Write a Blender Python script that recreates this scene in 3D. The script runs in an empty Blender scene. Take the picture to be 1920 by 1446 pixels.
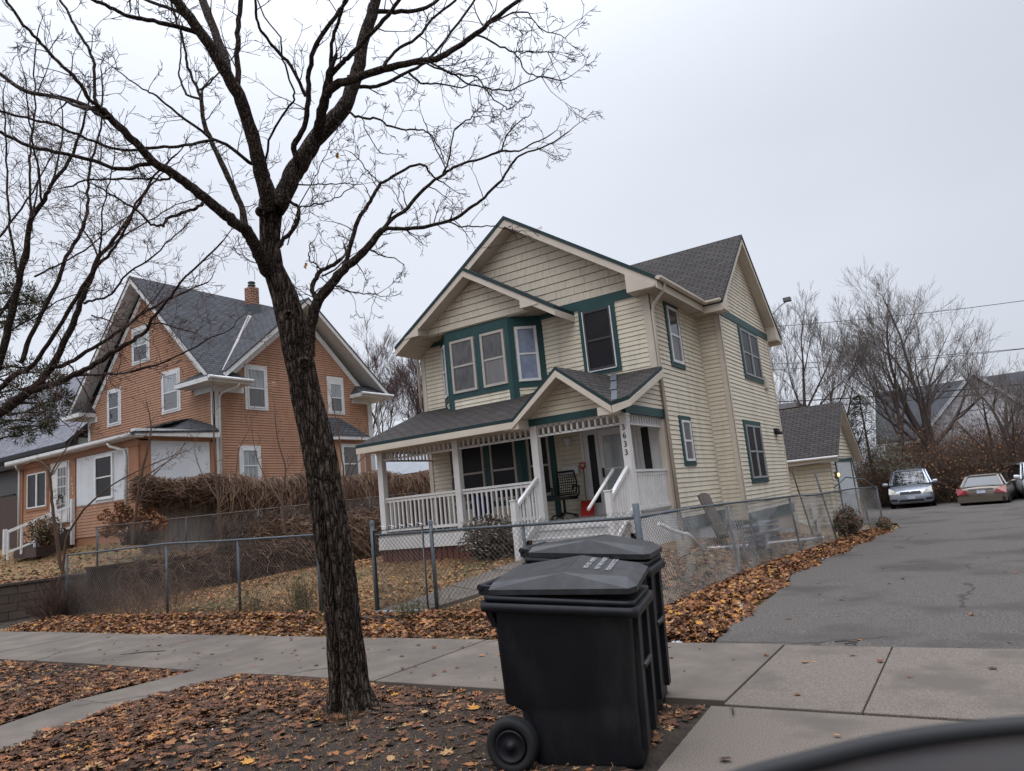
import bpy, math, random
from mathutils import Vector, Matrix, noise
random.seed(7)
R=random.random
def U_(a,b): return a+(b-a)*R()
scn=bpy.context.scene
col=scn.collection
# ------------------------------------------------------------------ camera
FP,YAW,PIT,ROL=1357.0,0.55697,0.163247,-0.0991458
CAM=Vector((0,0,1.55))
cy,sy,cp,sp=math.cos(YAW),math.sin(YAW),math.cos(PIT),math.sin(PIT)
_f=Vector((-sy*cp,cy*cp,sp)); _r=Vector((cy,sy,0)); _u=_r.cross(_f)
c_,s_=math.cos(ROL),math.sin(ROL)
RT=c_*_r+s_*_u; UP=-s_*_r+c_*_u; FW=_f
def U(px,py,D): return CAM+D*(FW+(px-960)/FP*RT-(py-723)/FP*UP)
cam=bpy.data.cameras.new('camera'); cam.sensor_width=36; cam.lens=FP*36/1920; cam.clip_start=.05; cam.clip_end=3000
co=bpy.data.objects.new('camera',cam); col.objects.link(co); scn.camera=co
m=Matrix.Identity(4)
for i,v in enumerate((RT,UP,-FW)):
    for j in range(3): m[j][i]=v[j]
co.matrix_world=Matrix.Translation(CAM)@m
cam.dof.use_dof=True; cam.dof.focus_distance=12; cam.dof.aperture_fstop=7
# ------------------------------------------------------------------ world + sun
w=bpy.data.worlds.new('World'); scn.world=w; w.use_nodes=True
nt=w.node_tree; N=nt.nodes; Lk=nt.links
bg=N['Background']
sky=N.new('ShaderNodeTexSky'); sky.sky_type='NISHITA'; sky.sun_disc=False
SE,SR=math.radians(42),math.radians(200)
sky.sun_elevation=SE; sky.sun_rotation=SR; sky.dust_density=4; sky.air_density=1.2
tc=N.new('ShaderNodeTexCoord'); sx=N.new('ShaderNodeSeparateXYZ'); Lk.new(tc.outputs['Generated'],sx.inputs[0])
def mth(op,a,b=None,tree=nt):
    n=tree.nodes.new('ShaderNodeMath'); n.operation=op
    for i,v in enumerate((a,b)):
        if v is None: continue
        if isinstance(v,(int,float)): n.inputs[i].default_value=v
        else: tree.links.new(v,n.inputs[i])
    return n.outputs[0]
zz=mth('MAXIMUM',sx.outputs[2],0.0)
# overcast layer: brighter towards the zenith, softly mottled, a little darker towards +x
nz=N.new('ShaderNodeTexNoise'); nz.inputs['Scale'].default_value=1.3; nz.inputs['Detail'].default_value=4; nz.inputs['Roughness'].default_value=.45
mp=N.new('ShaderNodeMapping'); mp.inputs['Scale'].default_value=(1,1,2.2); Lk.new(tc.outputs['Generated'],mp.inputs[0]); Lk.new(mp.outputs[0],nz.inputs[0])
g=mth('ADD',mth('MULTIPLY',mth('POWER',zz,6.0),4.6),mth('ADD',mth('MULTIPLY',zz,.06),.655))
g=mth('SUBTRACT',g,mth('MULTIPLY',mth('MAXIMUM',mth('ADD',sx.outputs[0],.5),0.0),.26))
g=mth('ADD',g,mth('MULTIPLY',mth('SUBTRACT',nz.outputs[0],.5),.22))
g=mth('MULTIPLY',g,11.0)
cb=N.new('ShaderNodeCombineXYZ')
Lk.new(mth('MULTIPLY',g,.95),cb.inputs[0]); Lk.new(mth('MULTIPLY',g,1.0),cb.inputs[1]); Lk.new(mth('MULTIPLY',g,1.115),cb.inputs[2])
mx=N.new('ShaderNodeMix'); mx.data_type='RGBA'; mx.inputs[0].default_value=.93
Lk.new(sky.outputs[0],mx.inputs['A']); Lk.new(cb.outputs[0],mx.inputs['B'])
Lk.new(mx.outputs['Result'],bg.inputs[0]); bg.inputs[1].default_value=.119
sl=bpy.data.lights.new('sun','SUN'); sl.energy=.5; sl.angle=math.radians(25); sl.color=(1,.96,.9)
so=bpy.data.objects.new('sun',sl); col.objects.link(so)
so.rotation_euler=(math.radians(90)-SE,0,math.radians(25)); 
vs=scn.view_settings; vs.view_transform='Standard'; vs.look='None'; vs.exposure=0; vs.gamma=1
# ------------------------------------------------------------------ materials
MATS={}
def mat(name,c,rough=.8,c2=None,scale=4,detail=5,bump=0,bscale=40,stretch=(1,1,1),spec=.3,metal=0,lo=.35,hi=.65,coat=0,emit=None,c3=None,s3=1.0,dist=.01,crack=0,st3=None):
    if name in MATS: return MATS[name]
    M=bpy.data.materials.new(name); M.use_nodes=True; MATS[name]=M
    t=M.node_tree; b=t.nodes['Principled BSDF']
    b.inputs['Roughness'].default_value=rough; b.inputs['Specular IOR Level'].default_value=spec; b.inputs['Metallic'].default_value=metal
    b.inputs['Coat Weight'].default_value=coat; b.inputs['Coat Roughness'].default_value=.03
    b.inputs['Base Color'].default_value=(*c,1)
    if emit: b.inputs['Emission Color'].default_value=(*emit[0],1); b.inputs['Emission Strength'].default_value=emit[1]
    if c2 is None and not bump: c2=tuple(x*.86 for x in c)
    tc=t.nodes.new('ShaderNodeTexCoord'); mp=t.nodes.new('ShaderNodeMapping'); mp.inputs['Scale'].default_value=stretch
    t.links.new(tc.outputs['Object'],mp.inputs[0])
    def noise_(s,d=detail):
        n=t.nodes.new('ShaderNodeTexNoise'); n.inputs['Scale'].default_value=s; n.inputs['Detail'].default_value=d; n.inputs['Roughness'].default_value=.6
        t.links.new(mp.outputs[0],n.inputs[0]); return n
    last=None
    if c2:
        n=noise_(scale); r=t.nodes.new('ShaderNodeValToRGB'); r.color_ramp.elements[0].position=lo; r.color_ramp.elements[1].position=hi
        r.color_ramp.elements[0].color=(*c,1); r.color_ramp.elements[1].color=(*c2,1)
        t.links.new(n.outputs[0],r.inputs[0]); last=r.outputs[0]
        if c3:
            n3=noise_(s3,6); r3=t.nodes.new('ShaderNodeValToRGB'); r3.color_ramp.elements[0].position=.5; r3.color_ramp.elements[1].position=.62
            t.links.new(n3.outputs[0],r3.inputs[0]); k=t.nodes.new('ShaderNodeMix'); k.data_type='RGBA'; k.inputs['B'].default_value=(*c3,1)
            t.links.new(r3.outputs[0],k.inputs[0]); t.links.new(last,k.inputs['A']); last=k.outputs['Result']
            if st3:
                m3=t.nodes.new('ShaderNodeMapping'); m3.inputs['Scale'].default_value=st3; t.links.new(tc.outputs['Object'],m3.inputs[0]); t.links.new(m3.outputs[0],n3.inputs[0])
        if crack:
            vo=t.nodes.new('ShaderNodeTexVoronoi'); vo.feature='DISTANCE_TO_EDGE'; vo.inputs['Scale'].default_value=crack
            wn=noise_(1.6,6); ad=t.nodes.new('ShaderNodeMix'); ad.data_type='VECTOR'; ad.inputs[0].default_value=.35
            t.links.new(mp.outputs[0],ad.inputs['A']); t.links.new(wn.outputs['Color'],ad.inputs['B']); t.links.new(ad.outputs['Result'],vo.inputs['Vector'])
            lt=mth('LESS_THAN',vo.outputs['Distance'],.006*crack/.4,t); mk=noise_(.35,2); gt=mth('GREATER_THAN',mk.outputs[0],.5,t); ml=mth('MULTIPLY',mth('MULTIPLY',lt,gt,t),.75,t)
            k2=t.nodes.new('ShaderNodeMix'); k2.data_type='RGBA'; k2.inputs['B'].default_value=(c[0]*.25,c[1]*.25,c[2]*.25,1); t.links.new(ml,k2.inputs[0]); t.links.new(last,k2.inputs['A']); last=k2.outputs['Result']
        t.links.new(last,b.inputs['Base Color'])
    if bump:
        n=noise_(bscale,8); bp=t.nodes.new('ShaderNodeBump'); bp.inputs['Strength'].default_value=bump; bp.inputs['Distance'].default_value=dist
        t.links.new(n.outputs[0],bp.inputs['Height']); t.links.new(bp.outputs[0],b.inputs['Normal'])
    return M
def brickmat(name,c1,c2,mortar,bw,bh,ms=.022,rough=.9,bump=.5,var=None,off=.5,noisec=None):
    M=bpy.data.materials.new(name); M.use_nodes=True; t=M.node_tree; b=t.nodes['Principled BSDF']
    b.inputs['Roughness'].default_value=rough; b.inputs['Specular IOR Level'].default_value=.2
    uv=t.nodes.new('ShaderNodeUVMap'); uv.uv_map='UVMap'
    nn=t.nodes.new('ShaderNodeTexNoise'); nn.inputs['Scale'].default_value=3; t.links.new(uv.outputs[0],nn.inputs[0])
    br=t.nodes.new('ShaderNodeTexBrick'); t.links.new(uv.outputs[0],br.inputs[0])
    br.inputs['Color1'].default_value=(*c1,1); br.inputs['Color2'].default_value=(*c2,1); br.inputs['Mortar'].default_value=(*mortar,1)
    br.inputs['Scale'].default_value=1; br.inputs['Brick Width'].default_value=bw; br.inputs['Row Height'].default_value=bh
    br.inputs['Mortar Size'].default_value=ms; br.inputs['Mortar Smooth'].default_value=.3; br.inputs['Bias'].default_value=0; br.offset=off
    k=t.nodes.new('ShaderNodeMix'); k.data_type='RGBA'; k.blend_type='MULTIPLY'; k.inputs[0].default_value=.45
    rr=t.nodes.new('ShaderNodeValToRGB'); rr.color_ramp.elements[0].position=.3; rr.color_ramp.elements[1].position=.7
    rr.color_ramp.elements[0].color=(.6,.6,.6,1); rr.color_ramp.elements[1].color=(1.15,1.12,1.1,1)
    t.links.new(nn.outputs[0],rr.inputs[0]); t.links.new(br.outputs[0],k.inputs['A']); t.links.new(rr.outputs[0],k.inputs['B'])
    t.links.new(k.outputs['Result'],b.inputs['Base Color'])
    bp=t.nodes.new('ShaderNodeBump'); bp.inputs['Strength'].default_value=bump; bp.inputs['Distance'].default_value=.01; bp.invert=True
    t.links.new(br.outputs['Fac'],bp.inputs['Height']); t.links.new(bp.outputs[0],b.inputs['Normal'])
    return M
cream=mat('cream_siding',(.64,.58,.465),.55,(.59,.53,.42),1.5,bump=.1,bscale=60,stretch=(1,1,3),c3=(.53,.485,.39),s3=1.3,st3=(3,3,.5))
cream_t=mat('cream_trim',(.56,.5,.42),.5,(.5,.44,.37),2)
shake=mat('cream_shake',(.57,.515,.42),.7,(.43,.385,.315),14,6,bump=.5,bscale=22,stretch=(3,3,.25),lo=.42,hi=.75)
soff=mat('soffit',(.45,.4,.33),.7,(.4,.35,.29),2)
def barkmat(name,lf=1.0):
    M=bpy.data.materials.new(name); M.use_nodes=True; t=M.node_tree; b=t.nodes['Principled BSDF']; b.inputs['Roughness'].default_value=.95; b.inputs['Specular IOR Level'].default_value=.15
    tc=t.nodes.new('ShaderNodeTexCoord'); mp=t.nodes.new('ShaderNodeMapping'); mp.inputs['Scale'].default_value=(1,1,.2); t.links.new(tc.outputs['Object'],mp.inputs[0])
    n=t.nodes.new('ShaderNodeTexNoise'); n.inputs['Scale'].default_value=9; n.inputs['Detail'].default_value=6; t.links.new(mp.outputs[0],n.inputs[0])
    ad=t.nodes.new('ShaderNodeMix'); ad.data_type='VECTOR'; ad.inputs[0].default_value=.09; t.links.new(mp.outputs[0],ad.inputs['A']); t.links.new(n.outputs['Color'],ad.inputs['B'])
    v=t.nodes.new('ShaderNodeTexVoronoi'); v.feature='DISTANCE_TO_EDGE'; v.inputs['Scale'].default_value=34*lf**2; t.links.new(ad.outputs['Result'],v.inputs['Vector'])
    n2=t.nodes.new('ShaderNodeTexNoise'); n2.inputs['Scale'].default_value=60; n2.inputs['Detail'].default_value=6; t.links.new(tc.outputs['Object'],n2.inputs[0])
    hh=mth('ADD',mth('MULTIPLY',v.outputs['Distance'],2.2,t),mth('MULTIPLY',mth('SUBTRACT',n2.outputs[0],.5,t),.9,t),t)
    r=t.nodes.new('ShaderNodeValToRGB'); e=r.color_ramp.elements; e[0].position=.02; e[0].color=(.008*lf,.006*lf,.005*lf,1); e[1].position=.75; e[1].color=(.14/lf,.107/lf,.086/lf,1); x=e.new(.25); x.color=(.05*lf,.036*lf,.028*lf,1)
    t.links.new(hh,r.inputs[0]); t.links.new(r.outputs[0],b.inputs['Base Color'])
    bp=t.nodes.new('ShaderNodeBump'); bp.inputs['Strength'].default_value=1; bp.inputs['Distance'].default_value=.03; t.links.new(hh,bp.inputs['Height']); t.links.new(bp.outputs[0],b.inputs['Normal'])
    return M
teal=mat('teal_trim',(.018,.062,.064),.5,(.014,.05,.052),3)
white=mat('white_paint',(.62,.61,.6),.5,(.54,.53,.52),3)
whiteB=mat('white_beadboard',(.6,.62,.65),.5,(.55,.57,.6),3)
owhite=mat('weathered_white',(.6,.6,.6),.6,(.42,.41,.4),9,lo=.5,hi=.8)
orange=mat('orange_siding',(.39,.218,.143),.8,(.34,.187,.122),1.2,bump=.15,bscale=30,c3=(.33,.175,.108),s3=1.2,st3=(2.5,2.5,.5))
orange_t=mat('orange_trim',(.31,.155,.09),.75,(.27,.13,.078),3)
shing=brickmat('shingles_brown',(.055,.048,.044),(.038,.033,.031),(.012,.011,.011),.3,.14)
shingG=brickmat('shingles_grey',(.075,.078,.086),(.048,.05,.056),(.02,.021,.024),.32,.15)
shingL=brickmat('shingles_pale',(.22,.22,.25),(.15,.15,.175),(.07,.07,.08),.32,.15)
chim=brickmat('chimney_brick',(.27,.085,.045),(.15,.055,.035),(.33,.27,.22),.3,.12,.02)
block=brickmat('block_wall',(.115,.09,.072),(.085,.066,.055),(.04,.033,.03),.4,.2,.012)
glass=mat('window_glass',(.03,.033,.04),.04,(.05,.053,.062),2.0,spec=.6)
screen=mat('screened_glass',(.012,.0115,.014),.35,(.02,.019,.022),1.5,spec=.15)
screenL=mat('screened_curtain',(.10,.096,.1),.3,(.05,.05,.053),3.5,stretch=(3,3,1.2),spec=.3,coat=.25)
curt=mat('curtained_glass',(.34,.37,.38),.3,(.14,.16,.17),9,stretch=(3,3,.12),spec=.5,coat=1,lo=.4,hi=.6)
curtD=mat('dim_curtained_glass',(.13,.125,.125),.3,(.08,.078,.078),9,stretch=(3,3,.1),spec=.5,coat=.6)
bluish=mat('blue_curtain_glass',(.2,.23,.33),.3,(.12,.15,.23),5,spec=.5,coat=.8)
sash=mat('window_sash',(.42,.39,.35),.5)
wsash=mat('white_sash',(.66,.67,.68),.4)
asph=mat('asphalt',(.13,.115,.103),.9,(.038,.034,.031),55,3,bump=.8,bscale=150,spec=.2,c3=(.056,.049,.044),s3=.5,dist=.008,crack=.32)
conc=mat('concrete',(.135,.112,.092),.9,(.086,.072,.06),1.7,15,bump=.3,bscale=120,c3=(.088,.073,.061),s3=.8,dist=.004,crack=.25)
concD=mat('concrete_dark',(.175,.145,.12),.9,(.075,.063,.053),110,3,bump=.5,bscale=120,c3=(.09,.075,.063),s3=1.1,dist=.004)
soil=mat('soil',(.026,.019,.015),.95,(.05,.036,.026),9,10,bump=1,bscale=35,dist=.03,c3=(.018,.014,.012),s3=2.2)
lawn=mat('dead_lawn',(.24,.15,.07),.95,(.14,.09,.045),9,8,bump=.9,bscale=45,dist=.03,c3=(.11,.095,.045),s3=.9)
bark=barkmat('bark')
bark2=barkmat('limb_bark',1.25)
twig=mat('twig',(.042,.032,.03),.9,(.07,.052,.047),6)
twigR=mat('reddish_twig',(.075,.042,.038),.9,(.1,.06,.052),6)
twigG=mat('grey_twig',(.17,.145,.135),.9,(.11,.09,.08),.8)
barkG=mat('grey_bark',(.085,.066,.056),.9,(.055,.042,.037),6)
vine=[mat('vine_a',(.14,.082,.054),.95),mat('vine_b',(.075,.045,.034),.95),mat('vine_c',(.21,.135,.088),.95)]
vineg=[mat('stem_a',(.12,.08,.06),.95),mat('stem_b',(.07,.05,.04),.95),mat('stem_c',(.17,.12,.085),.95)]
wood=mat('old_wood',(.17,.14,.12),.9,(.29,.24,.205),5,8,bump=.5,bscale=30,stretch=(4,4,.3))
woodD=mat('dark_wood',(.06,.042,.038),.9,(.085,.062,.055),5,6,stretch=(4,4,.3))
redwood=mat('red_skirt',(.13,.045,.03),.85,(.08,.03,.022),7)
galv=mat('galvanized',(.075,.092,.105),.6,(.045,.055,.065),8,metal=.15,spec=.5)
wire=mat('fence_wire',(.19,.185,.18),.5,(.13,.125,.12),3,metal=.35)
wireD=mat('rusty_rail',(.13,.1,.085),.7,(.09,.07,.06),8)
gsash=mat('grey_sash',(.3,.31,.31),.5)
black=mat('bin_plastic',(.005,.0055,.008),.5,(.0095,.01,.013),3,9,bump=.12,bscale=70,spec=.27,c3=(.016,.016,.017),s3=2.2,st3=(1.5,1.5,.5),dist=.003)
lidm=mat('lid_plastic',(.011,.011,.013),.42,(.04,.04,.043),9,12,bump=.25,bscale=30,spec=.4,c3=(.02,.02,.023),s3=3.5,dist=.003,lo=.42,hi=.8)
tyre=mat('rubber',(.014,.014,.015),.75)
red=mat('red_plastic',(.42,.022,.015),.45,(.33,.018,.012),4)
blackp=mat('black_plastic',(.012,.012,.013),.5)
digit=mat('black_digit',(.015,.015,.015),.4)
lettw=mat('lid_lettering',(.34,.34,.35),.7,(.1,.1,.105),60,lo=.5,hi=.7)
edge_t=mat('roof_edge_teal',(.009,.03,.033),.55)
silver=mat('silver_paint',(.33,.36,.42),.28,(.3,.33,.39),1,metal=.5,spec=.5,coat=.7)
tan=mat('tan_paint',(.13,.105,.083),.35,(.11,.09,.07),1,metal=.4,spec=.5,coat=.6)
wcar=mat('white_car_paint',(.5,.51,.53),.3,coat=.6)
dcar=mat('black_car_paint',(.006,.008,.012),.3,(.009,.011,.015),2,coat=.3,spec=.4)
carglass=mat('car_glass',(.02,.024,.027),.05,(.03,.034,.037),1,spec=.8)
lamp=mat('headlight_lens',(.45,.43,.36),.15,(.3,.29,.25),20,coat=1)
tail=mat('tail_light',(.28,.012,.02),.2,(.2,.01,.015),5,coat=1)
chrome=mat('chrome',(.5,.5,.52),.2,metal=.9)
plate=mat('licence_plate',(.5,.52,.56),.5,(.2,.25,.4),60,lo=.5,hi=.55)
needle=[mat('needles_a',(.022,.032,.016),.8),mat('needles_b',(.06,.06,.022),.8),mat('needles_c',(.1,.075,.03),.8)]
leafm=[mat('leaf_a',(.3,.125,.045),.8,(.19,.08,.033),3),mat('leaf_b',(.14,.06,.029),.85,(.085,.04,.023),3),mat('leaf_c',(.058,.031,.02),.9),mat('leaf_d',(.34,.2,.095),.8),mat('leaf_e',(.42,.2,.04),.8)]
grassm=[mat('grass_a',(.25,.165,.08),.9),mat('grass_b',(.17,.11,.055),.9),mat('grass_c',(.07,.085,.032),.9)]
mint=mat('mint_siding',(.4,.5,.46),.7)
gsid=mat('grey_siding',(.33,.34,.36),.7)
farw=mat('far_white_wall',(.78,.78,.82),.8,(.7,.7,.75),1)
# ------------------------------------------------------------------ mesh builder
class MB:
    def __init__(s): s.v=[]; s.f=[]; s.mi=[]; s.sm=[]
    def poly(s,pts,m=0,sm=False):
        i=len(s.v); s.v+=[tuple(p) for p in pts]; s.f.append(tuple(range(i,i+len(pts)))); s.mi.append(m); s.sm.append(sm)
    def hexa(s,p,m=0):   # p: 8 pts bottom 4 (ccw), top 4
        i=len(s.v); s.v+=[tuple(q) for q in p]
        for f in ((3,2,1,0),(4,5,6,7),(0,1,5,4),(1,2,6,5),(2,3,7,6),(3,0,4,7)):
            s.f.append(tuple(i+k for k in f)); s.mi.append(m); s.sm.append(False)
    def box(s,x0,x1,y0,y1,z0,z1,m=0):
        s.hexa([(x0,y0,z0),(x1,y0,z0),(x1,y1,z0),(x0,y1,z0),(x0,y0,z1),(x1,y0,z1),(x1,y1,z1),(x0,y1,z1)],m)
    def obox(s,F,u0,u1,z0,z1,d0,d1,m=0):  # oriented frame F=(O,u,n)
        O,u,n=F
        P=lambda a,d,z: O+u*a+n*d+Vector((0,0,z))
        s.hexa([P(u0,d1,z0),P(u1,d1,z0),P(u1,d0,z0),P(u0,d0,z0),P(u0,d1,z1),P(u1,d1,z1),P(u1,d0,z1),P(u0,d0,z1)],m)
    def slab(s,pts,dz,m=0,ms=None,mb=None):  # polygon pts (ccw from above) extruded down by dz
        ms=m if ms is None else ms; mb=ms if mb is None else mb
        P=[Vector(p) for p in pts]; Q=[p-Vector((0,0,dz)) for p in P]
        s.poly(P,m); s.poly(Q[::-1],mb)
        for k in range(len(P)):
            j=(k+1)%len(P); s.poly([Q[k],Q[j],P[j],P[k]],ms)
    def beam(s,a,b,w,h,m=0,up=(0,0,1)):
        a=Vector(a); b=Vector(b); d=(b-a).normalized(); sd=d.cross(Vector(up))
        sd=sd.normalized() if sd.length>1e-4 else Vector((1,0,0)); uu=sd.cross(d)
        x=sd*w/2; y=uu*h/2
        s.hexa([a-x-y,a+x-y,b+x-y,b-x-y,a-x+y,a+x+y,b+x+y,b-x+y],m)
    def tube(s,pts,rad,n=6,m=0,cap=True,sm=True,rfun=None):
        pts=[Vector(p) for p in pts]; K=len(pts)
        if isinstance(rad,(int,float)): rad=[rad]*K
        t=(pts[1]-pts[0]).normalized(); a=t.cross(Vector((0,0,1)));
        if a.length<.05: a=t.cross(Vector((0,1,0)))
        a.normalize(); i0=len(s.v)
        for k in range(K):
            if k==0: t=pts[1]-pts[0]
            elif k==K-1: t=pts[-1]-pts[-2]
            else: t=pts[k+1]-pts[k-1]
            t=t.normalized(); a=(a-t*a.dot(t))
            if a.length<1e-5: a=t.orthogonal()
            a.normalize(); b=t.cross(a)
            for j in range(n):
                an=2*math.pi*j/n; d=a*math.cos(an)+b*math.sin(an); r=rad[k]
                if rfun: r*=rfun(pts[k],d,k)
                s.v.append(tuple(pts[k]+d*r))
        for k in range(K-1):
            for j in range(n):
                j2=(j+1)%n; s.f.append((i0+k*n+j,i0+k*n+j2,i0+(k+1)*n+j2,i0+(k+1)*n+j)); s.mi.append(m); s.sm.append(sm)
        if cap:
            s.f.append(tuple(i0+j for j in range(n))[::-1]); s.mi.append(m); s.sm.append(False)
            s.f.append(tuple(i0+(K-1)*n+j for j in range(n))); s.mi.append(m); s.sm.append(False)
    def lathe(s,O,ax,prof,n=20,m=0,sm=True):   # prof (h,r)
        O=Vector(O); ax=Vector(ax).normalized(); a=ax.orthogonal().normalized(); b=ax.cross(a); i0=len(s.v)
        for h,r in prof:
            for j in range(n):
                an=2*math.pi*j/n; s.v.append(tuple(O+ax*h+(a*math.cos(an)+b*math.sin(an))*r))
        for k in range(len(prof)-1):
            for j in range(n):
                j2=(j+1)%n; s.f.append((i0+k*n+j,i0+k*n+j2,i0+(k+1)*n+j2,i0+(k+1)*n+j)); s.mi.append(m); s.sm.append(sm)
        for k in (0,len(prof)-1):
            if prof[k][1]>1e-4: s.f.append(tuple(i0+k*n+j for j in range(n))); s.mi.append(m); s.sm.append(False)
    def build(s,name,mats,parent=None,uv=True,bevel=0,split=None):
        if split is None: split=name in ('corner_board','frieze_band','downspout','gutter','soffit','eave_return','trim_board','rail','door_trim','porch_skirt','porch_band','bay_trim','fascia','flashing','wiper')
        if split:
            key=lambda v:(round(v[0],4),round(v[1],4),round(v[2],4)); par={}
            def fd(k):
                while par.setdefault(k,k)!=k: k=par[k]
                return k
            for f in s.f:
                k0=fd(key(s.v[f[0]]))
                for i in f[1:]:
                    k1=fd(key(s.v[i])); 
                    if k1!=k0: par[k1]=k0
            grp={}
            for n_,f in enumerate(s.f): grp.setdefault(fd(key(s.v[f[0]])),[]).append(n_)
            if len(grp)>1:
                out=[]
                for fs in grp.values():
                    q=MB(); mp_={}
                    for n_ in fs:
                        g_=[]
                        for i in s.f[n_]:
                            if i not in mp_: mp_[i]=len(q.v); q.v.append(s.v[i])
                            g_.append(mp_[i])
                        q.f.append(tuple(g_)); q.mi.append(s.mi[n_]); q.sm.append(s.sm[n_])
                    out.append(q.build(name,mats,parent,uv,bevel,False))
                return out[0]
        me=bpy.data.meshes.new(name); me.from_pydata(s.v,[],s.f)
        if not isinstance(mats,(list,tuple)): mats=[mats]
        for q in mats: me.materials.append(q)
        me.polygons.foreach_set('material_index',s.mi); me.polygons.foreach_set('use_smooth',s.sm)
        if uv:
            L=me.uv_layers.new(name='UVMap'); V=me.vertices
            for p in me.polygons:
                n=p.normal; t=Vector((-n.y,n.x,0))
                t=t.normalized() if t.length>.02 else Vector((1,0,0))
                b=n.cross(t)
                for li in p.loop_indices:
                    q=V[me.loops[li].vertex_index].co; L.data[li].uv=(q.dot(t),q.dot(b))
        me.update()
        o=bpy.data.objects.new(name,me); col.objects.link(o)
        if parent:
            o.parent=parent; o.location=-parent.location if parent.type=='EMPTY' and not parent.get('_l') else (0,0,0)
        if bevel:
            bv=o.modifiers.new('b','BEVEL'); bv.width=bevel; bv.segments=2; bv.limit_method='ANGLE'
        return o
def tag(o,label=None,cat=None,group=None,kind=None):
    if label: o['label']=label
    if cat: o['category']=cat
    if group: o['group']=group
    if kind: o['kind']=kind
    return o
def thing(name,label,cat,loc,group=None):
    o=bpy.data.objects.new(name,None); col.objects.link(o); o.location=loc; o.empty_display_size=.2
    return tag(o,label,cat,group)
def clip(poly,z0,z1):
    for sgn,zc in ((1,z0),(-1,z1)):
        out=[]
        for k in range(len(poly)):
            a=poly[k]; b=poly[(k+1)%len(poly)]; da=sgn*(a[1]-zc); db=sgn*(b[1]-zc)
            if da>=-1e-9: out.append(a)
            if (da>1e-9 and db<-1e-9) or (da<-1e-9 and db>1e-9):
                t=da/(da-db); out.append((a[0]+(b[0]-a[0])*t,zc))
        poly=out
        if len(poly)<3: return []
    return poly
def siding(mb,F,poly,course=.102,lap=.014,m=0,d0=0,gap=.009,seams=False):
    O,u,n=F; zs=[p[1] for p in poly]; z=min(zs); zt=max(zs)
    P=lambda a,z,d: O+u*a+n*(d+d0)+Vector((0,0,z))
    rr=random.Random(5)
    while z<zt-1e-4:
        z1=min(z+course,zt); q=clip(poly,z,z1)
        if q:
            lp=lap*rr.uniform(.85,1.1); gp=gap; ql=clip(q,z+gp,z1)
            if ql:
                if not seams: mb.poly([P(a,zz,lp*(1-(zz-z-gp)/course)) for a,zz in ql],m)
                else:
                    ua=min(a for a,_ in ql); ub=max(a for a,_ in ql)
                    while ua<ub:
                        uw=rr.uniform(.1,.34); pc=clip([(zz,a) for a,zz in ql],ua+.003,min(ub,ua+uw)); dj=rr.uniform(-.004,.003)
                        if pc: mb.poly([P(a,zz,dj+lp*(1-(zz-z-gp)/course)) for zz,a in pc][::-1],m)
                        ua+=uw
                b=[a for a,zz in ql if abs(zz-z-gp)<1e-6]
                if len(b)>=2:
                    a0,a1=min(b),max(b); mb.poly([P(a0,z+gp,-.018),P(a1,z+gp,-.018),P(a1,z+gp,lp),P(a0,z+gp,lp)],m)
        z+=course
X=Vector((1,0,0)); Y=Vector((0,1,0)); Z=Vector((0,0,1))
def frame(O,u): u=Vector(u).normalized(); return (Vector(O),u,u.cross(Z))
def window(par,F,u0,u1,z0,z1,fm,gm,n=1,fw=.05,trim=None,tw=.09,tt=None,tb=None,d=0,sashes=True,grid=None,gm2=None):
    if trim:
        t=MB(); a,b=u0-tw,u1+tw; tt=tw if tt is None else tt; tb=tw if tb is None else tb
        t.obox(F,a,u0,z0-tb,z1+tt,d,d+.035); t.obox(F,u1,b,z0-tb,z1+tt,d,d+.035)
        t.obox(F,u0,u1,z1,z1+tt,d,d+.032); t.obox(F,u0,u1,z0-tb,z0,d,d+.038)
        t.build('window_trim',trim,par)
    W=(u1-u0)/n
    for k in range(n):
        a=u0+k*W; b=a+W; w_=MB()
        w_.obox(F,a,a+fw,z0,z1,d,d+.055); w_.obox(F,b-fw,b,z0,z1,d,d+.055)
        w_.obox(F,a+fw,b-fw,z1-fw,z1,d,d+.053); w_.obox(F,a+fw,b-fw,z0,z0+fw,d,d+.057)
        zm=(z0+z1)/2
        if sashes: w_.obox(F,a+fw,b-fw,zm-.022,zm+.022,d,d+.045)
        if grid:
            for i in range(1,grid[0]): q=a+fw+(b-a-2*fw)*i/grid[0]; w_.obox(F,q-.012,q+.012,z0+fw,z1-fw,d,d+.035)
            for i in range(1,grid[1]): q=z0+fw+(z1-z0-2*fw)*i/grid[1]; w_.obox(F,a+fw,b-fw,q-.012,q+.012,d,d+.033)
        o=w_.build('window',fm,par)
        if grid or not sashes: parts=[(z0+fw,z1-fw,.026,gm)]
        else: parts=[(z0+fw,zm-.022,.026,gm2 or gm),(zm+.022,z1-fw,.034,gm)]
        for za,zb,dd,g_ in parts:
            p=MB(); p.obox(F,a+fw,b-fw,za,zb,d+dd-.004,d+dd); q=p.build('pane',g_); q.parent=o; q.location=(0,0,0)
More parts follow.
